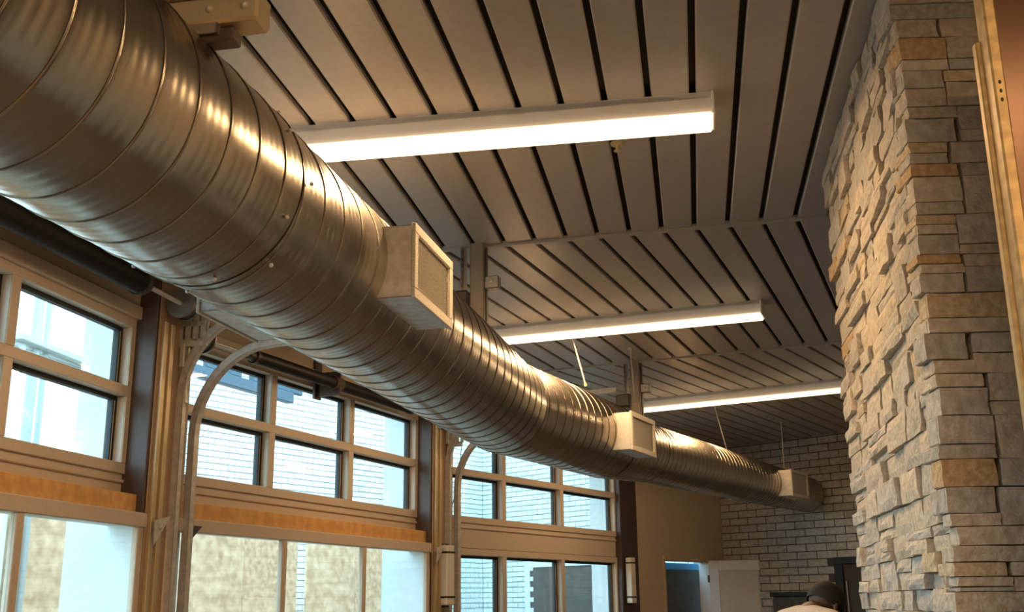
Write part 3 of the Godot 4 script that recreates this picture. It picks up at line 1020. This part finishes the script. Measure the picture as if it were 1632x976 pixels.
	while y > 0.03:
		var h := rng.randf_range(0.07, 0.135)
		h = minf(h, y)
		var u := rng.randf_range(-0.03, 0.012)
		while u < ln - 0.07:
			var wd := rng.randf_range(0.14, 0.46)
			if ln - 0.07 - (u + wd) < 0.1:
				wd = ln - 0.05 - u - rng.randf_range(0.0, 0.03)
			var split := 1
			if h > 0.085 and rng.randf() < 0.55:
				split = 2
			if h > 0.12 and rng.randf() < 0.3:
				split = 3
			var yy := y
			var cut := [1.0]
			if split == 2:
				var f := rng.randf_range(0.35, 0.65)
				cut = [f, 1 - f]
			elif split == 3:
				cut = [0.3, 0.4, 0.3]
			for f in cut:
				var hh: float = h * f
				var dep := 0.012 + pow(rng.randf(), 1.5) * 0.03
				var pick := rng.randf()
				var mi: int = [0, 1, 3, 7, 2][rng.randi() % 5] if pick < 0.9 else ([4, 4, 6][rng.randi() % 3] if pick < 0.95 else 5)
				var g := stone(wd - 0.003, hh - 0.003, dep, 0.0075)
				var place := Transform3D(Basis(Vector3.BACK, rng.randf_range(-0.02, 0.02)), Vector3(u + wd * 0.5, yy - hh * 0.5, 0))
				if y > 1.52:
					part(w, "ledge_stone", g, M.stones[mi], xs * place)
				else:
					join(rest, g, xs * place)
				yy -= hh
			u += wd
		y -= h
	part(w, "lower_stonework", rest, M.stones[0]).set_meta("kind", "stuff")


func join(into: Geo, g: Geo, xf: Transform3D) -> void:
	for p in g.v:
		into.v.append(xf * p)
	for q in g.n:
		into.n.append(xf.basis * q)


# ------------------------------------------------------------------ spiral duct
func spiral(a: Vector3, b: Vector3, ra: float, rb: float, pitch: float, phase0: float) -> Geo:
	var g := Geo.new()
	var ln := a.distance_to(b)
	var d := (b - a) / ln
	var sx := Vector3.UP.cross(d).normalized()
	var up := d.cross(sx)
	var prof := [[0.0, 0.0], [0.008, 0.0035], [0.02, 0.004], [0.032, 0.004], [0.044, 0.0], [0.052, -0.0018], [0.066, -0.0018], [0.076, 0.0]]
	for k in 3:
		var c0 := 0.18 + k * 0.23
		prof.append_array([[c0, 0.0], [c0 + 0.06, 0.0007], [c0 + 0.12, 0.0009], [c0 + 0.18, 0.0005]])
	var sides := 64
	var n := int(ceil(ln / pitch)) + 2
	var rows := []
	for k in range(-2, n):
		for p in prof:
			rows.append([(k + p[0]) * pitch + phase0 * pitch, p[1]])
	var pos := []
	for r in rows:
		var line := PackedVector3Array()
		for j in sides + 1:
			var f := float(j) / sides
			var t: float = clampf(r[0] + pitch * f, 0.0, ln)
			var an := TAU * f
			line.append(a + d * t + (sx * cos(an) + up * sin(an)) * (lerpf(ra, rb, t / ln) + r[1]))
		pos.append(line)
	for i in rows.size() - 1:
		var dr0: float = rows[i + 1][1] - rows[i][1]
		var dt0: float = rows[i + 1][0] - rows[i][0]
		var pm: int = maxi(i - 1, 0)
		var pp: int = mini(i + 2, rows.size() - 1)
		var s0: float = (rows[i + 1][1] - rows[pm][1]) / maxf(rows[i + 1][0] - rows[pm][0], 1e-5)
		var s1: float = (rows[pp][1] - rows[i][1]) / maxf(rows[pp][0] - rows[i][0], 1e-5)
		for j in sides:
			var p0: Vector3 = pos[i][j]
			var p1: Vector3 = pos[i][j + 1]
			var p2: Vector3 = pos[i + 1][j + 1]
			var p3: Vector3 = pos[i + 1][j]
			if (p2 - p0).cross(p3 - p1).length_squared() < 1e-14:
				continue
			var a0 := TAU * j / sides
			var a1 := TAU * (j + 1) / sides
			var o0 := sx * cos(a0) + up * sin(a0)
			var o1 := sx * cos(a1) + up * sin(a1)
			var n0 := (o0 - d * s0).normalized()
			var n1 := (o1 - d * s0).normalized()
			var n2 := (o1 - d * s1).normalized()
			var n3 := (o0 - d * s1).normalized()
			g.tri(p0, p1, p2, n0, n1, n2)
			g.tri(p0, p2, p3, n0, n2, n3)
	return g


func ring(c: Vector3, d: Vector3, r: float, w: float, thick: float) -> Geo:
	return Geo.new().tube([c - d * w * 0.5, c - d * w * 0.5, c - d * w * 0.45, c + d * w * 0.45, c + d * w * 0.5, c + d * w * 0.5], [r, r + thick * 0.6, r + thick, r + thick, r + thick * 0.6, r], 64, false)


func build_duct() -> void:
	var y := EYE + 1.40
	var dv := dir2(12.5)
	var b := Vector2(-0.84, 4.47)
	var start := b - dv * 5.6
	var elbow := b + dv * ((7.88 - 4.47) / dv.y)
	var j1 := b - dv * 0.95
	var g0 := Vector2(0.74, 9.6)
	var h0 := Vector2(1.76, 11.52)
	var r1 := g0 + (h0 - g0) * 0.05
	var r2 := g0 + (h0 - g0) * 0.48
	var endp := Vector2(3.93, 14.9)
	var midp := h0 + (endp - h0) * 0.62
	var D := thing("duct", "large round spiral galvanised air duct curving through the room under the ceiling", "duct", Transform3D(Basis(), at(b.x, y, b.y)))
	var o := D.position
	var v := func(p: Vector2, yy := 0.0) -> Vector3: return at(p.x, y + yy, p.y) - o
	part(D, "duct_section", spiral(v.call(start), v.call(j1), 0.352, 0.352, 0.19, 0.2), M.duct)
	part(D, "duct_section", spiral(v.call(j1), v.call(elbow), 0.345, 0.345, 0.19, 0.6), M.duct)
	part(D, "duct_section", spiral(v.call(elbow), v.call(r1), 0.345, 0.335, 0.15, 0.1), M.duct)
	part(D, "reducer", spiral(v.call(r1), v.call(r2), 0.335, 0.285, 0.11, 0.3), M.duct)
	part(D, "duct_section", spiral(v.call(r2), v.call(midp, -0.01), 0.282, 0.25, 0.11, 0.5), M.duct)
	part(D, "duct_section", spiral(v.call(midp, -0.01), v.call(endp, -0.02), 0.25, 0.228, 0.11, 0.5), M.duct)
	var de := at(dv.x, 0, dv.y)
	part(D, "coupling_band", ring(v.call(j1), de, 0.352, 0.17, 0.006), M.duct)
	for s in [-0.1, 0.1]:
		part(D, "bead_ring", ring(v.call(j1 + dv * s), de, 0.352, 0.022, 0.011), M.duct)
	var dm := (g0 - elbow).normalized()
	var dmid := (dv + dm).normalized()
	part(D, "elbow_ring", ring(v.call(elbow), at(dmid.x, 0, dmid.y), 0.347, 0.06, 0.013), M.duct)
	var dr := (h0 - g0).normalized()
	part(D, "reducer_ring", ring(v.call(r1), at(dr.x, 0, dr.y), 0.335, 0.035, 0.014), M.duct)
	part(D, "reducer_ring", ring(v.call(r2), at(dr.x, 0, dr.y), 0.283, 0.035, 0.014), M.duct)
	var dn := (endp - h0).normalized()
	var dd := at(dn.x, 0, dn.y)
	var ec: Vector3 = v.call(endp, -0.02)
	part(D, "end_cap", Geo.new().tube([ec - dd * 0.06, ec - dd * 0.06, ec, ec + dd * 0.015, ec + dd * 0.015], [0.228, 0.234, 0.234, 0.225, 0.0], 48, false), M.duct)
	# screws round the coupling
	for k in 14:
		var an := TAU * k / 14
		var sx := Vector3.UP.cross(de)
		var oo := sx * cos(an) + Vector3.UP * sin(an)
		var p: Vector3 = v.call(j1 + dv * (0.055 if k % 2 else -0.055))
		part(D, "screw", Geo.new().sphere(p + oo * 0.36, Vector3.ONE * 0.008, 4, 8), M.galv)
	# square diffuser boxes on both sides of the duct
	var spots := [[b + dv * 0.07, dv, 0.345, 0.56, 0.31], [Vector2(0.62, 9.32), dm, 0.337, 0.60, 0.31], [midp - dn * 0.04, dn, 0.262, 0.60, 0.31]]
	for q in spots:
		for side: float in [1.0, -1.0]:
			var dq: Vector2 = q[1]
			var al := at(dq.x, 0, dq.y)
			var out := Vector3(-al.z, 0, al.x) * side
			var bas := Basis(al, Vector3.UP, al.cross(Vector3.UP))
			var z := out.dot(bas.z)
			var L: float = q[3]
			var H: float = q[4]
			var r: float = q[2]
			var xf := Transform3D(bas, v.call(q[0]) - Vector3(0, 0.02, 0))
			var x0 := -0.12
			var wall := 0.004
			var zi := r * 0.72 * z
			var zo := (r + (0.11 if side * 1.0 > 0.0 else 0.155)) * z
			var g := Geo.new()
			g.span(Vector3(x0, -H / 2, zi), Vector3(x0 + wall, H / 2, zo))
			g.span(Vector3(x0 + L - wall, -H / 2, zi), Vector3(x0 + L, H / 2, zo))
			g.span(Vector3(x0, H / 2 - wall, zi), Vector3(x0 + L, H / 2, zo))
			g.span(Vector3(x0, -H / 2, zi), Vector3(x0 + L, -H / 2 + wall, zo))
			var bo := part(D, "diffuser_box", g, M.galv, xf)
			var f := Geo.new()
			var t := 0.035
			var z0 := zo - 0.006 * z
			var z1 := zo + 0.012 * z
			f.span(Vector3(x0 - 0.008, H / 2 - t, z0), Vector3(x0 + L + 0.008, H / 2 + 0.008, z1), 0.003)
			f.span(Vector3(x0 - 0.008, -H / 2 - 0.008, z0), Vector3(x0 + L + 0.008, -H / 2 + t, z1), 0.003)
			f.span(Vector3(x0 - 0.008, -H / 2 + t, z0), Vector3(x0 + t, H / 2 - t, z1), 0.003)
			f.span(Vector3(x0 + L - t, -H / 2 + t, z0), Vector3(x0 + L + 0.008, H / 2 - t, z1), 0.003)
			part(bo, "grille_frame", f, M.grille)
			var gr := Geo.new()
			gr.span(Vector3(x0 + t, -H / 2 + t, zo - 0.011 * z), Vector3(x0 + L - t, H / 2 - t, zo - 0.007 * z))
			var n := 24
			for k in n:
				var yy := -H / 2 + t + (H - 2 * t) * (k + 0.5) / n
				gr.box(Transform3D(Basis(Vector3.RIGHT, 0.7 * z), Vector3(x0 + L * 0.5, yy, zo - 0.006 * z)), Vector3(L - 2 * t, 0.002, 0.006))
			part(bo, "grille", gr, M.grille)


# ------------------------------------------------------------------ ceiling lamps
func lamp(right_end: Vector2, deg: float, ln: float, label: String, power := 7.4) -> void:
	# x runs along the fitting from its right end to the left, z towards the camera
	var a := deg_to_rad(deg)
	var dx := at(-cos(a), 0, sin(a))
	var xf := Transform3D(Basis(dx, Vector3.UP, dx.cross(Vector3.UP)), at(right_end.x, CEIL, right_end.y))
	var zs := signf(xf.basis.z.dot(Vector3.BACK))
	var o := thing("ceiling_lamp", label, "ceiling lamp", xf, "long ceiling lamps")
	var h := 0.11
	var w := 0.15
	var z0 := 0.0
	var z1 := -w * zs
	var g := Geo.new()
	g.span(Vector3(0.012, -h, z0), Vector3(ln - 0.012, 0.0, z0 - 0.012 * zs), 0.003)
	g.span(Vector3(0.012, -h, z1 + 0.012 * zs), Vector3(ln - 0.012, 0.0, z1), 0.003)
	g.span(Vector3(0.012, -0.03, z0), Vector3(ln - 0.012, 0.0, z1))
	part(o, "housing", g, M.white_paint)
	for e in 2:
		var x := 0.0 if e == 0 else ln - 0.012
		part(o, "end_cap", Geo.new().span(Vector3(x, -h - 0.004, z0 + 0.022 * zs), Vector3(x + 0.012, 0.0, z1 - 0.022 * zs), 0.004), M.white_paint)
	part(o, "lens", Geo.new().span(Vector3(0.014, -h - 0.014, z0 + 0.02 * zs), Vector3(ln - 0.014, -h + 0.006, z1 - 0.02 * zs), 0.006), M.lens)
	var l := AreaLight3D.new()
	l.name = "lamp_light"
	l.area_size = Vector2(ln - 0.04, 0.12)
	l.light_color = lin(1.0, 0.645, 0.335)
	l.light_energy = power
	l.shadow_enabled = true
	l.area_range = 12.0
	l.area_attenuation = 2.0
	o.add_child(l)
	l.transform = Transform3D(Basis(Vector3.RIGHT, -PI / 2), Vector3(ln * 0.5, -h - 0.02, (z0 + z1) * 0.5))


func build_lamps() -> void:
	lamp(Vector2(0.91, 4.47), 9.5, 2.44, "nearest long white ceiling lamp with a bright warm lens")
	lamp(Vector2(1.88, 7.97), 20.0, 2.44, "second long white ceiling lamp from the camera, in mid room")
	lamp(Vector2(3.46, 10.98), 29.5, 2.44, "farthest long white ceiling lamp, one end behind the stone wall")
	lamp(Vector2(2.25, 0.56), 4.0, 2.44, "long white ceiling lamp just ahead of the camera, above the picture", 7.0)
	lamp(Vector2(1.9, -2.6), 2.0, 2.44, "added long white ceiling lamp behind the camera, brightens faces turned to it", 16.0)  # added unseen fill lamp, brightens the stone front and lamp housings
	lamp(Vector2(2.2, -0.9), 3.0, 2.44, "added long white ceiling lamp above the camera, extra light on the stone front", 12.0)  # another unseen lamp, added because the stone front came out dark


# ------------------------------------------------------------------ struts and rods
func build_hangers() -> void:
	var spots := [Vector2(-0.895, 2.95), Vector2(-0.205, 6.6), Vector2(1.165, 10.16)]
	var labels := ["brown steel ceiling strut with bolted brackets at the top left beside the duct", "brown steel ceiling strut rising behind the nearest diffuser box", "steel ceiling strut above the farther diffuser box"]
	for i in 3:
		var p: Vector2 = spots[i]
		var deg: float = [10.0, 16.0, 27.0][i]
		var xf := frame_at(p, deg)
		xf.origin.y = CEIL
		var o := thing("ceiling_strut", labels[i], "strut", xf, "steel ceiling struts")
		var bot := -0.565 if i == 0 else -0.62
		var g := Geo.new()
		g.span(Vector3(-0.045, bot, -0.045), Vector3(0.045, 0.0, -0.039))
		g.span(Vector3(-0.045, bot, -0.045), Vector3(-0.039, 0.0, 0.045))
		g.span(Vector3(0.039, bot, -0.045), Vector3(0.045, 0.0, 0.045))
		g.span(Vector3(-0.045, bot, 0.039), Vector3(-0.02, 0.0, 0.045))
		g.span(Vector3(0.02, bot, 0.039), Vector3(0.045, 0.0, 0.045))
		part(o, "channel", g, M.strut)
		if i == 0:
			part(o, "ceiling_plate", Geo.new().span(Vector3(-0.09, -0.012, -0.09), Vector3(0.09, 0.0, 0.09), 0.003), M.strut)
		var yb := bot + 0.03
		if i == 0:
			var c1 := part(o, "cross_channel", Geo.new().span(Vector3(-0.05, yb, -0.18), Vector3(0.05, yb + 0.085, 0.17), 0.008), M.gold_strut)
			for q in [-0.1, 0.02, 0.13]:
				part(c1, "bolt", Geo.new().sphere(Vector3(-0.052, yb + 0.045, q), Vector3.ONE * 0.012, 5, 8), M.galv)
			part(o, "clamp_plate", Geo.new().span(Vector3(-0.06, yb + 0.088, -0.17), Vector3(0.06, yb + 0.105, 0.165), 0.004), M.gold_strut)
			part(o, "lower_channel", Geo.new().span(Vector3(-0.03, yb - 0.05, -0.3), Vector3(0.03, yb - 0.006, 0.09), 0.005), M.brown_mid)
			part(o, "upright_plate", Geo.new().span(Vector3(-0.06, yb + 0.1, -0.16), Vector3(-0.045, 0.0, 0.11), 0.004), M.brown_mid)
		else:
			var br := part(o, "side_bracket", Geo.new().span(Vector3(-0.03, -0.30, 0.045), Vector3(0.03, -0.22, 0.135), 0.005), M.steel)
			part(br, "bolt", Geo.new().sphere(Vector3(-0.032, -0.26, 0.09), Vector3.ONE * 0.012, 5, 8), M.galv)
			part(o, "punched_angle", punched(Vector3(-0.02, -0.32, -0.11), 0.31), M.steel)
			part(o, "track_clamp", Geo.new().span(Vector3(-0.05, -0.42, -0.2), Vector3(0.05, -0.30, -0.06), 0.012), M.dark_steel)
	# rods that hang the duct
	var rods := [[Vector3(0.47, CEIL, -8.75), Vector3(0.60, 3.225, -8.87)], [Vector3(1.05, CEIL, -9.55), Vector3(1.17, 3.19, -10.3)], [Vector3(2.27, CEIL, -12.3), Vector3(2.56, 3.14, -13.05)], [Vector3(3.38, CEIL, -13.75), Vector3(3.42, 3.11, -13.95)]]
	var rl := ["slanting hanger rod below the second lamp", "short hanger rod behind the farther diffuser box", "slanting hanger rod below the farthest lamp", "hanger rod above the last diffuser box by the brick wall"]
	for i in rods.size():
		var a: Vector3 = rods[i][0]
		var e: Vector3 = rods[i][1]
		var o := thing("hanger_rod", rl[i], "rod", Transform3D(Basis(), a), "duct hanger rods")
		part(o, "rod", Geo.new().tube([Vector3.ZERO, e - a], [0.007], 8), M.galv)
		part(o, "anchor", Geo.new().tube([Vector3(0, -0.02, 0), Vector3.ZERO], [0.02], 10), M.galv)
		part(o, "turnbuckle", Geo.new().tube([(e - a) * 0.95, e - a], [0.013], 8), M.gold_strut)


	# sprinkler head in the ceiling beyond the nearest lamp
	var sp := thing("sprinkler_head", "small brass sprinkler head in the ceiling beyond the nearest lamp", "sprinkler", Transform3D(Basis(), at(0.53, CEIL, 5.03)))
	part(sp, "escutcheon", Geo.new().tube([Vector3(0, -0.012, 0), Vector3(0, 0.0, 0)], [0.03, 0.036], 16), M.gold_strut)
	part(sp, "nozzle", Geo.new().tube([Vector3(0, -0.04, 0), Vector3(0, -0.012, 0)], [0.009], 10), M.gold_strut)
	part(sp, "deflector", Geo.new().tube([Vector3(0, -0.044, 0), Vector3(0, -0.04, 0)], [0.018], 14), M.gold_strut)
	# loose thin cable beside the farthest window
	var cw := thing("loose_cable", "thin dark cable hanging loose before the farthest window", "cable", frame_at(P23, A3).translated_local(Vector3(0.36, 2.4, 0.05)))
	var cp := []
	for k in 17:
		var f := k / 16.0
		cp.append(Vector3(0.1 * sin(f * PI * 0.95) - 0.035 + 0.04 * f, f * 0.95, 0.02 + 0.1 * f * f))
	part(cw, "wire", Geo.new().tube(cp, [0.004], 6), M.black)


func punched(at0: Vector3, h: float) -> Geo:
	var g := Geo.new()
	for k in 7:
		g.span(at0 + Vector3(-0.02, h * k / 7.0, 0), at0 + Vector3(0.02, h * k / 7.0 + 0.02, 0.004))
	g.span(at0 + Vector3(-0.02, 0, 0), at0 + Vector3(-0.009, h, 0.004))
	g.span(at0 + Vector3(0.009, 0, 0), at0 + Vector3(0.02, h, 0.004))
	g.span(at0 + Vector3(0.02, 0, 0), at0 + Vector3(0.024, h, 0.03))
	return g


# ------------------------------------------------------------------ tall dark panel at the right edge
func build_right_panel() -> void:
	var xf := Transform3D(Basis(Vector3.UP, -0.1), at(1.262, 0, 2.62))
	var o := thing("tall_panel", "tall dark bronze panel with a brass edge in front of the stone wall", "panel", xf)
	part(o, "panel", Geo.new().span(Vector3(0.028, 0.02, -0.05), Vector3(0.95, 3.3, 0.0), 0.006), M.bronze)
	var e := part(o, "edge_trim", Geo.new().span(Vector3(0.0, 0.02, -0.055), Vector3(0.032, 3.3, 0.012), 0.005), M.brass)
	for y in [2.80, 2.775, 2.75]:
		part(e, "screw", Geo.new().sphere(Vector3(0.016, y, 0.012), Vector3(0.004, 0.006, 0.003), 4, 8), M.black)
	part(o, "inner_trim", Geo.new().span(Vector3(-0.012, 0.02, -0.075), Vector3(0.006, 2.95, -0.045), 0.004), M.brass)


# ------------------------------------------------------------------ person
# signed distance to a tapered capsule
func capsule(p: Vector3, a: Vector3, b: Vector3, ra: float, rb: float) -> float:
	var ab := b - a
	var t := clampf((p - a).dot(ab) / maxf(ab.length_squared(), 1e-9), 0.0, 1.0)
	return p.distance_to(a + ab * t) - lerpf(ra, rb, t)


# surface nets over joined bones [a, b, ra, rb]; k is the blending width
func body(bones: Array, cell: float, k: float, hole := Vector4.ZERO) -> Geo:
	var lo := Vector3.INF
	var hi := -Vector3.INF
	for q in bones:
		var r := maxf(q[2], q[3]) + cell * 2
		lo = lo.min(q[0] - Vector3.ONE * r).min(q[1] - Vector3.ONE * r)
		hi = hi.max(q[0] + Vector3.ONE * r).max(q[1] + Vector3.ONE * r)
	var nx := int((hi.x - lo.x) / cell) + 2
	var ny := int((hi.y - lo.y) / cell) + 2
	var nz := int((hi.z - lo.z) / cell) + 2
	var f := PackedFloat32Array()
	f.resize(nx * ny * nz)
	f.fill(1.0)
	var acc := PackedFloat32Array()
	acc.resize(nx * ny * nz)
	# exponential smooth minimum, visiting only the cells near each bone
	for q in bones:
		var r := maxf(q[2], q[3]) + k * 3.0 + cell * 2
		var c0: Vector3 = (q[0].min(q[1]) - Vector3.ONE * r - lo) / cell
		var c1: Vector3 = (q[0].max(q[1]) + Vector3.ONE * r - lo) / cell
		for z in range(maxi(int(c0.z), 0), mini(int(c1.z) + 1, nz)):
			for y in range(maxi(int(c0.y), 0), mini(int(c1.y) + 1, ny)):
				for x in range(maxi(int(c0.x), 0), mini(int(c1.x) + 1, nx)):
					var dd := capsule(lo + Vector3(x, y, z) * cell, q[0], q[1], q[2], q[3])
					if dd < k * 3.0 + cell * 2:
						acc[x + nx * (y + ny * z)] += exp(-dd / k)
	for i in f.size():
		if acc[i] > 0.0:
			f[i] = -k * log(acc[i])
	if hole.w > 0.0:
		var hc := Vector3(hole.x, hole.y, hole.z)
		for z in nz:
			for y in ny:
				for x in nx:
					var i := x + nx * (y + ny * z)
					f[i] = maxf(f[i], hole.w - hc.distance_to(lo + Vector3(x, y, z) * cell))
	var ids := {}
	var vs := PackedVector3Array()
	var ns := PackedVector3Array()
	var step := [1, nx, nx * ny]
	for z in nz - 1:
		for y in ny - 1:
			for x in nx - 1:
				var i := x + nx * (y + ny * z)
				var inside := 0
				for c in 8:
					if f[i + (c & 1) + nx * ((c >> 1) & 1) + nx * ny * (c >> 2)] < 0.0:
						inside += 1
				if inside == 0 or inside == 8:
					continue
				var sum := Vector3.ZERO
				var cnt := 0
				for ax in 3:
					for u in 2:
						for w in 2:
							var off := Vector3i.ZERO
							off[(ax + 1) % 3] = u
							off[(ax + 2) % 3] = w
							var i0: int = i + off.x + nx * off.y + nx * ny * off.z
							var f0 := f[i0]
							var f1 := f[i0 + step[ax]]
							if (f0 < 0.0) != (f1 < 0.0):
								var p := Vector3(off)
								p[ax] += f0 / (f0 - f1)
								sum += p
								cnt += 1
				var gx := f[i + 1] - f[i]
				var gy := f[i + nx] - f[i]
				var gz := f[i + nx * ny] - f[i]
				ids[i] = vs.size()
				vs.append(lo + (Vector3(x, y, z) + sum / cnt) * cell)
				ns.append(Vector3(gx, gy, gz).normalized())
	var g := Geo.new()
	for i in ids:
		for ax in 3:
			if (f[i] < 0.0) == (f[i + step[ax]] < 0.0):
				continue
			var u: int = step[(ax + 1) % 3]
			var w: int = step[(ax + 2) % 3]
			if not (ids.has(i - u) and ids.has(i - w) and ids.has(i - u - w)):
				continue
			var q := [ids[i], ids[i - u], ids[i - u - w], ids[i - w]]
			g.tri(vs[q[0]], vs[q[1]], vs[q[2]], ns[q[0]], ns[q[1]], ns[q[2]])
			g.tri(vs[q[0]], vs[q[2]], vs[q[3]], ns[q[0]], ns[q[2]], ns[q[3]])
	return g


func build_person() -> void:
	# stands beyond the stone wall with the back to the camera, leaning to the right with the head bowed
	var root := thing("person", "person in a black cap and pale shirt, back turned, head bowed beside the stone wall", "person", Transform3D(Basis(Vector3.UP, -1.0), at(1.46, 0, 6.1)))
	# local axes: -z is ahead (away from the camera), x to the right
	var hip := Vector3(0, 0.93, 0)
	var chest := Vector3(0.01, 1.20, -0.06)
	var sh := Vector3(0.02, 1.385, -0.12)
	var neck := Vector3(0.02, 1.43, -0.165)
	var skull := Vector3(0.02, 1.482, -0.265)
	var bones := []
	var cloth := []
	var legs := []
	for s in [-1.0, 1.0]:
		var hp := hip + Vector3(s * 0.095, -0.04, 0)
		var kn := Vector3(s * 0.11, 0.49, -0.03)
		var an := Vector3(s * 0.12, 0.09, 0.03)
		bones.append([hp, kn, 0.085, 0.055])
		bones.append([kn, an, 0.055, 0.037])
		legs.append([hp, kn, 0.098, 0.072])
		legs.append([kn, an, 0.072, 0.062])
		var shp := sh + Vector3(s * 0.165, -0.01, 0.0)
		var el := shp + Vector3(s * 0.07, -0.27, -0.02)
		var wr := el + Vector3(-s * 0.04, -0.14, -0.2)
		bones.append([sh + Vector3(s * 0.06, 0.01, 0), shp, 0.06, 0.058])
		bones.append([shp, el, 0.05, 0.04])
		bones.append([el, wr, 0.04, 0.027])
		cloth.append([sh + Vector3(s * 0.05, 0.015, 0), shp, 0.072, 0.066])
		cloth.append([shp, el * 0.75 + shp * 0.25, 0.062, 0.062])
	for q in [[hip + Vector3(-0.06, 0, 0), hip + Vector3(0.06, 0, 0), 0.12, 0.12], [hip, chest, 0.125, 0.13], [chest + Vector3(-0.055, 0, 0), sh + Vector3(-0.07, -0.05, 0.0), 0.115, 0.095], [chest + Vector3(0.055, 0, 0), sh + Vector3(0.07, -0.05, 0.0), 0.115, 0.095], [sh + Vector3(0, -0.02, 0), neck, 0.075, 0.055]]:
		bones.append(q)
		if q[3] != 0.055:
			cloth.append([q[0], q[1], q[2] + 0.014, q[3] + 0.014])
	bones.append([neck, skull + Vector3(0, -0.05, 0.03), 0.055, 0.05])
	legs.append([hip + Vector3(-0.06, 0, 0), hip + Vector3(0.06, 0, 0), 0.13, 0.13])
	var b := body(bones, 0.014, 0.02)
	# head on a finer grid: skull, jaw, nose, ears
	var fwd := Vector3(0, -0.62, -0.78)
	var up := Vector3(0, 0.78, -0.62)
	var hd := [[skull + up * 0.02 + fwd * -0.02, skull + up * 0.02 + fwd * 0.03, 0.083, 0.078], [skull + up * -0.045 + fwd * 0.04, skull + up * -0.07 + fwd * 0.065, 0.056, 0.036], [skull - up * 0.03 + fwd * 0.105, skull - up * 0.045 + fwd * 0.118, 0.008, 0.013], [skull - up * 0.07 + fwd * 0.095, skull - up * 0.07 + fwd * 0.1, 0.014, 0.014]]
	for s in [-1.0, 1.0]:
		hd.append([skull + Vector3(s * 0.083, 0, 0) - up * 0.01 + fwd * -0.005, skull + Vector3(s * 0.088, 0, 0) - up * 0.045 + fwd * 0.005, 0.014, 0.010])
		hd.append([skull + Vector3(s * 0.032, 0, 0) - up * 0.012 + fwd * 0.09, skull + Vector3(s * 0.034, 0, 0) - up * 0.012 + fwd * 0.09, 0.012, 0.012])
	join(b, body(hd, 0.0055, 0.008), Transform3D())
	# hands: palm, four fingers of different lengths, thumb
	for s in [-1.0, 1.0]:
		var shp := sh + Vector3(s * 0.165, -0.01, 0.0)
		var el := shp + Vector3(s * 0.07, -0.27, -0.02)
		var wr := el + Vector3(-s * 0.04, -0.14, -0.2)
		var d := (wr - el).normalized()
		var sd := Vector3(s, 0, 0)
		var dn := d.cross(sd).normalized()
		if dn.y > 0:
			dn = -dn
		var hb := [[wr - d * 0.02, wr + d * 0.03, 0.026, 0.026]]
		for k in 4:
			var base := wr + d * 0.085 + sd * (0.033 - k * 0.021)
			hb.append([wr + d * 0.02 + sd * (0.02 - k * 0.013), base, 0.016, 0.012])
			var l: float = [0.033, 0.042, 0.046, 0.041][k]
			var m1 := base + (d * 0.9 + dn * 0.35).normalized() * l
			var m2 := m1 + (d * 0.5 + dn * 0.8).normalized() * l * 0.7
			hb.append([base, m1, 0.009, 0.0085])
			hb.append([m1, m2, 0.0085, 0.007])
		var tb := wr + d * 0.03 - sd * 0.03
		var t1 := tb + (d * 0.6 - sd * 0.6 + dn * 0.3).normalized() * 0.04
		hb.append([tb, t1, 0.012, 0.010])
		hb.append([t1, t1 + (d * 0.9 + dn * 0.3).normalized() * 0.028, 0.0095, 0.008])
		join(b, body(hb, 0.004, 0.004), Transform3D())
	part(root, "body", b, M.skin)
	var hc := neck + Vector3(0, 0.03, -0.02)
	part(root, "shirt", body(cloth, 0.014, 0.022, Vector4(hc.x, hc.y, hc.z, 0.055)), M.shirt)
	part(root, "trousers", body(legs, 0.014, 0.02), M.jeans)
	for s in [-1.0, 1.0]:
		part(root, "shoe", body([[Vector3(s * 0.12, 0.045, 0.05), Vector3(s * 0.13, 0.035, -0.14), 0.045, 0.036], [Vector3(s * 0.12, 0.05, 0.03), Vector3(s * 0.12, 0.10, 0.03), 0.046, 0.042]], 0.009, 0.01), M.cap)
	# cap: crown over the skull, brim ahead, red badge on the back
	var cb := Basis(Vector3.RIGHT, up, -fwd)
	var cx := Transform3D(cb, skull + up * 0.018)
	var crown := Geo.new()
	join(crown, Geo.new().sphere(Vector3.ZERO, Vector3(0.097, 0.112, 0.114), 10, 20, -0.34), cx)
	var cp := part(root, "cap", crown, M.cap)
	var brim := Geo.new()
	for k in 10:
		var a0 := PI * k / 10
		var a1 := PI * (k + 1) / 10
		for t in [[0.0, 1.0], [-0.006, -1.0]]:
			brim.quad(cx * Vector3(cos(a0) * 0.094, -0.01 + t[0], -sin(a0) * 0.105), cx * Vector3(cos(a1) * 0.094, -0.01 + t[0], -sin(a1) * 0.105), cx * Vector3(cos(a1) * 0.098, -0.028 + t[0], -0.03 - sin(a1) * 0.165), cx * Vector3(cos(a0) * 0.098, -0.028 + t[0], -0.03 - sin(a0) * 0.165))
	part(cp, "brim", brim, M.cap)
	var badge := Geo.new()
	join(badge, Geo.new().bx(Vector3.ZERO, Vector3(0.035, 0.022, 0.004), 0.001), cx * Transform3D(Basis(Vector3.UP, -0.5) * Basis(Vector3.RIGHT, -0.55), Vector3(-0.05, 0.066, 0.078)))
	part(cp, "badge", badge, M.red)
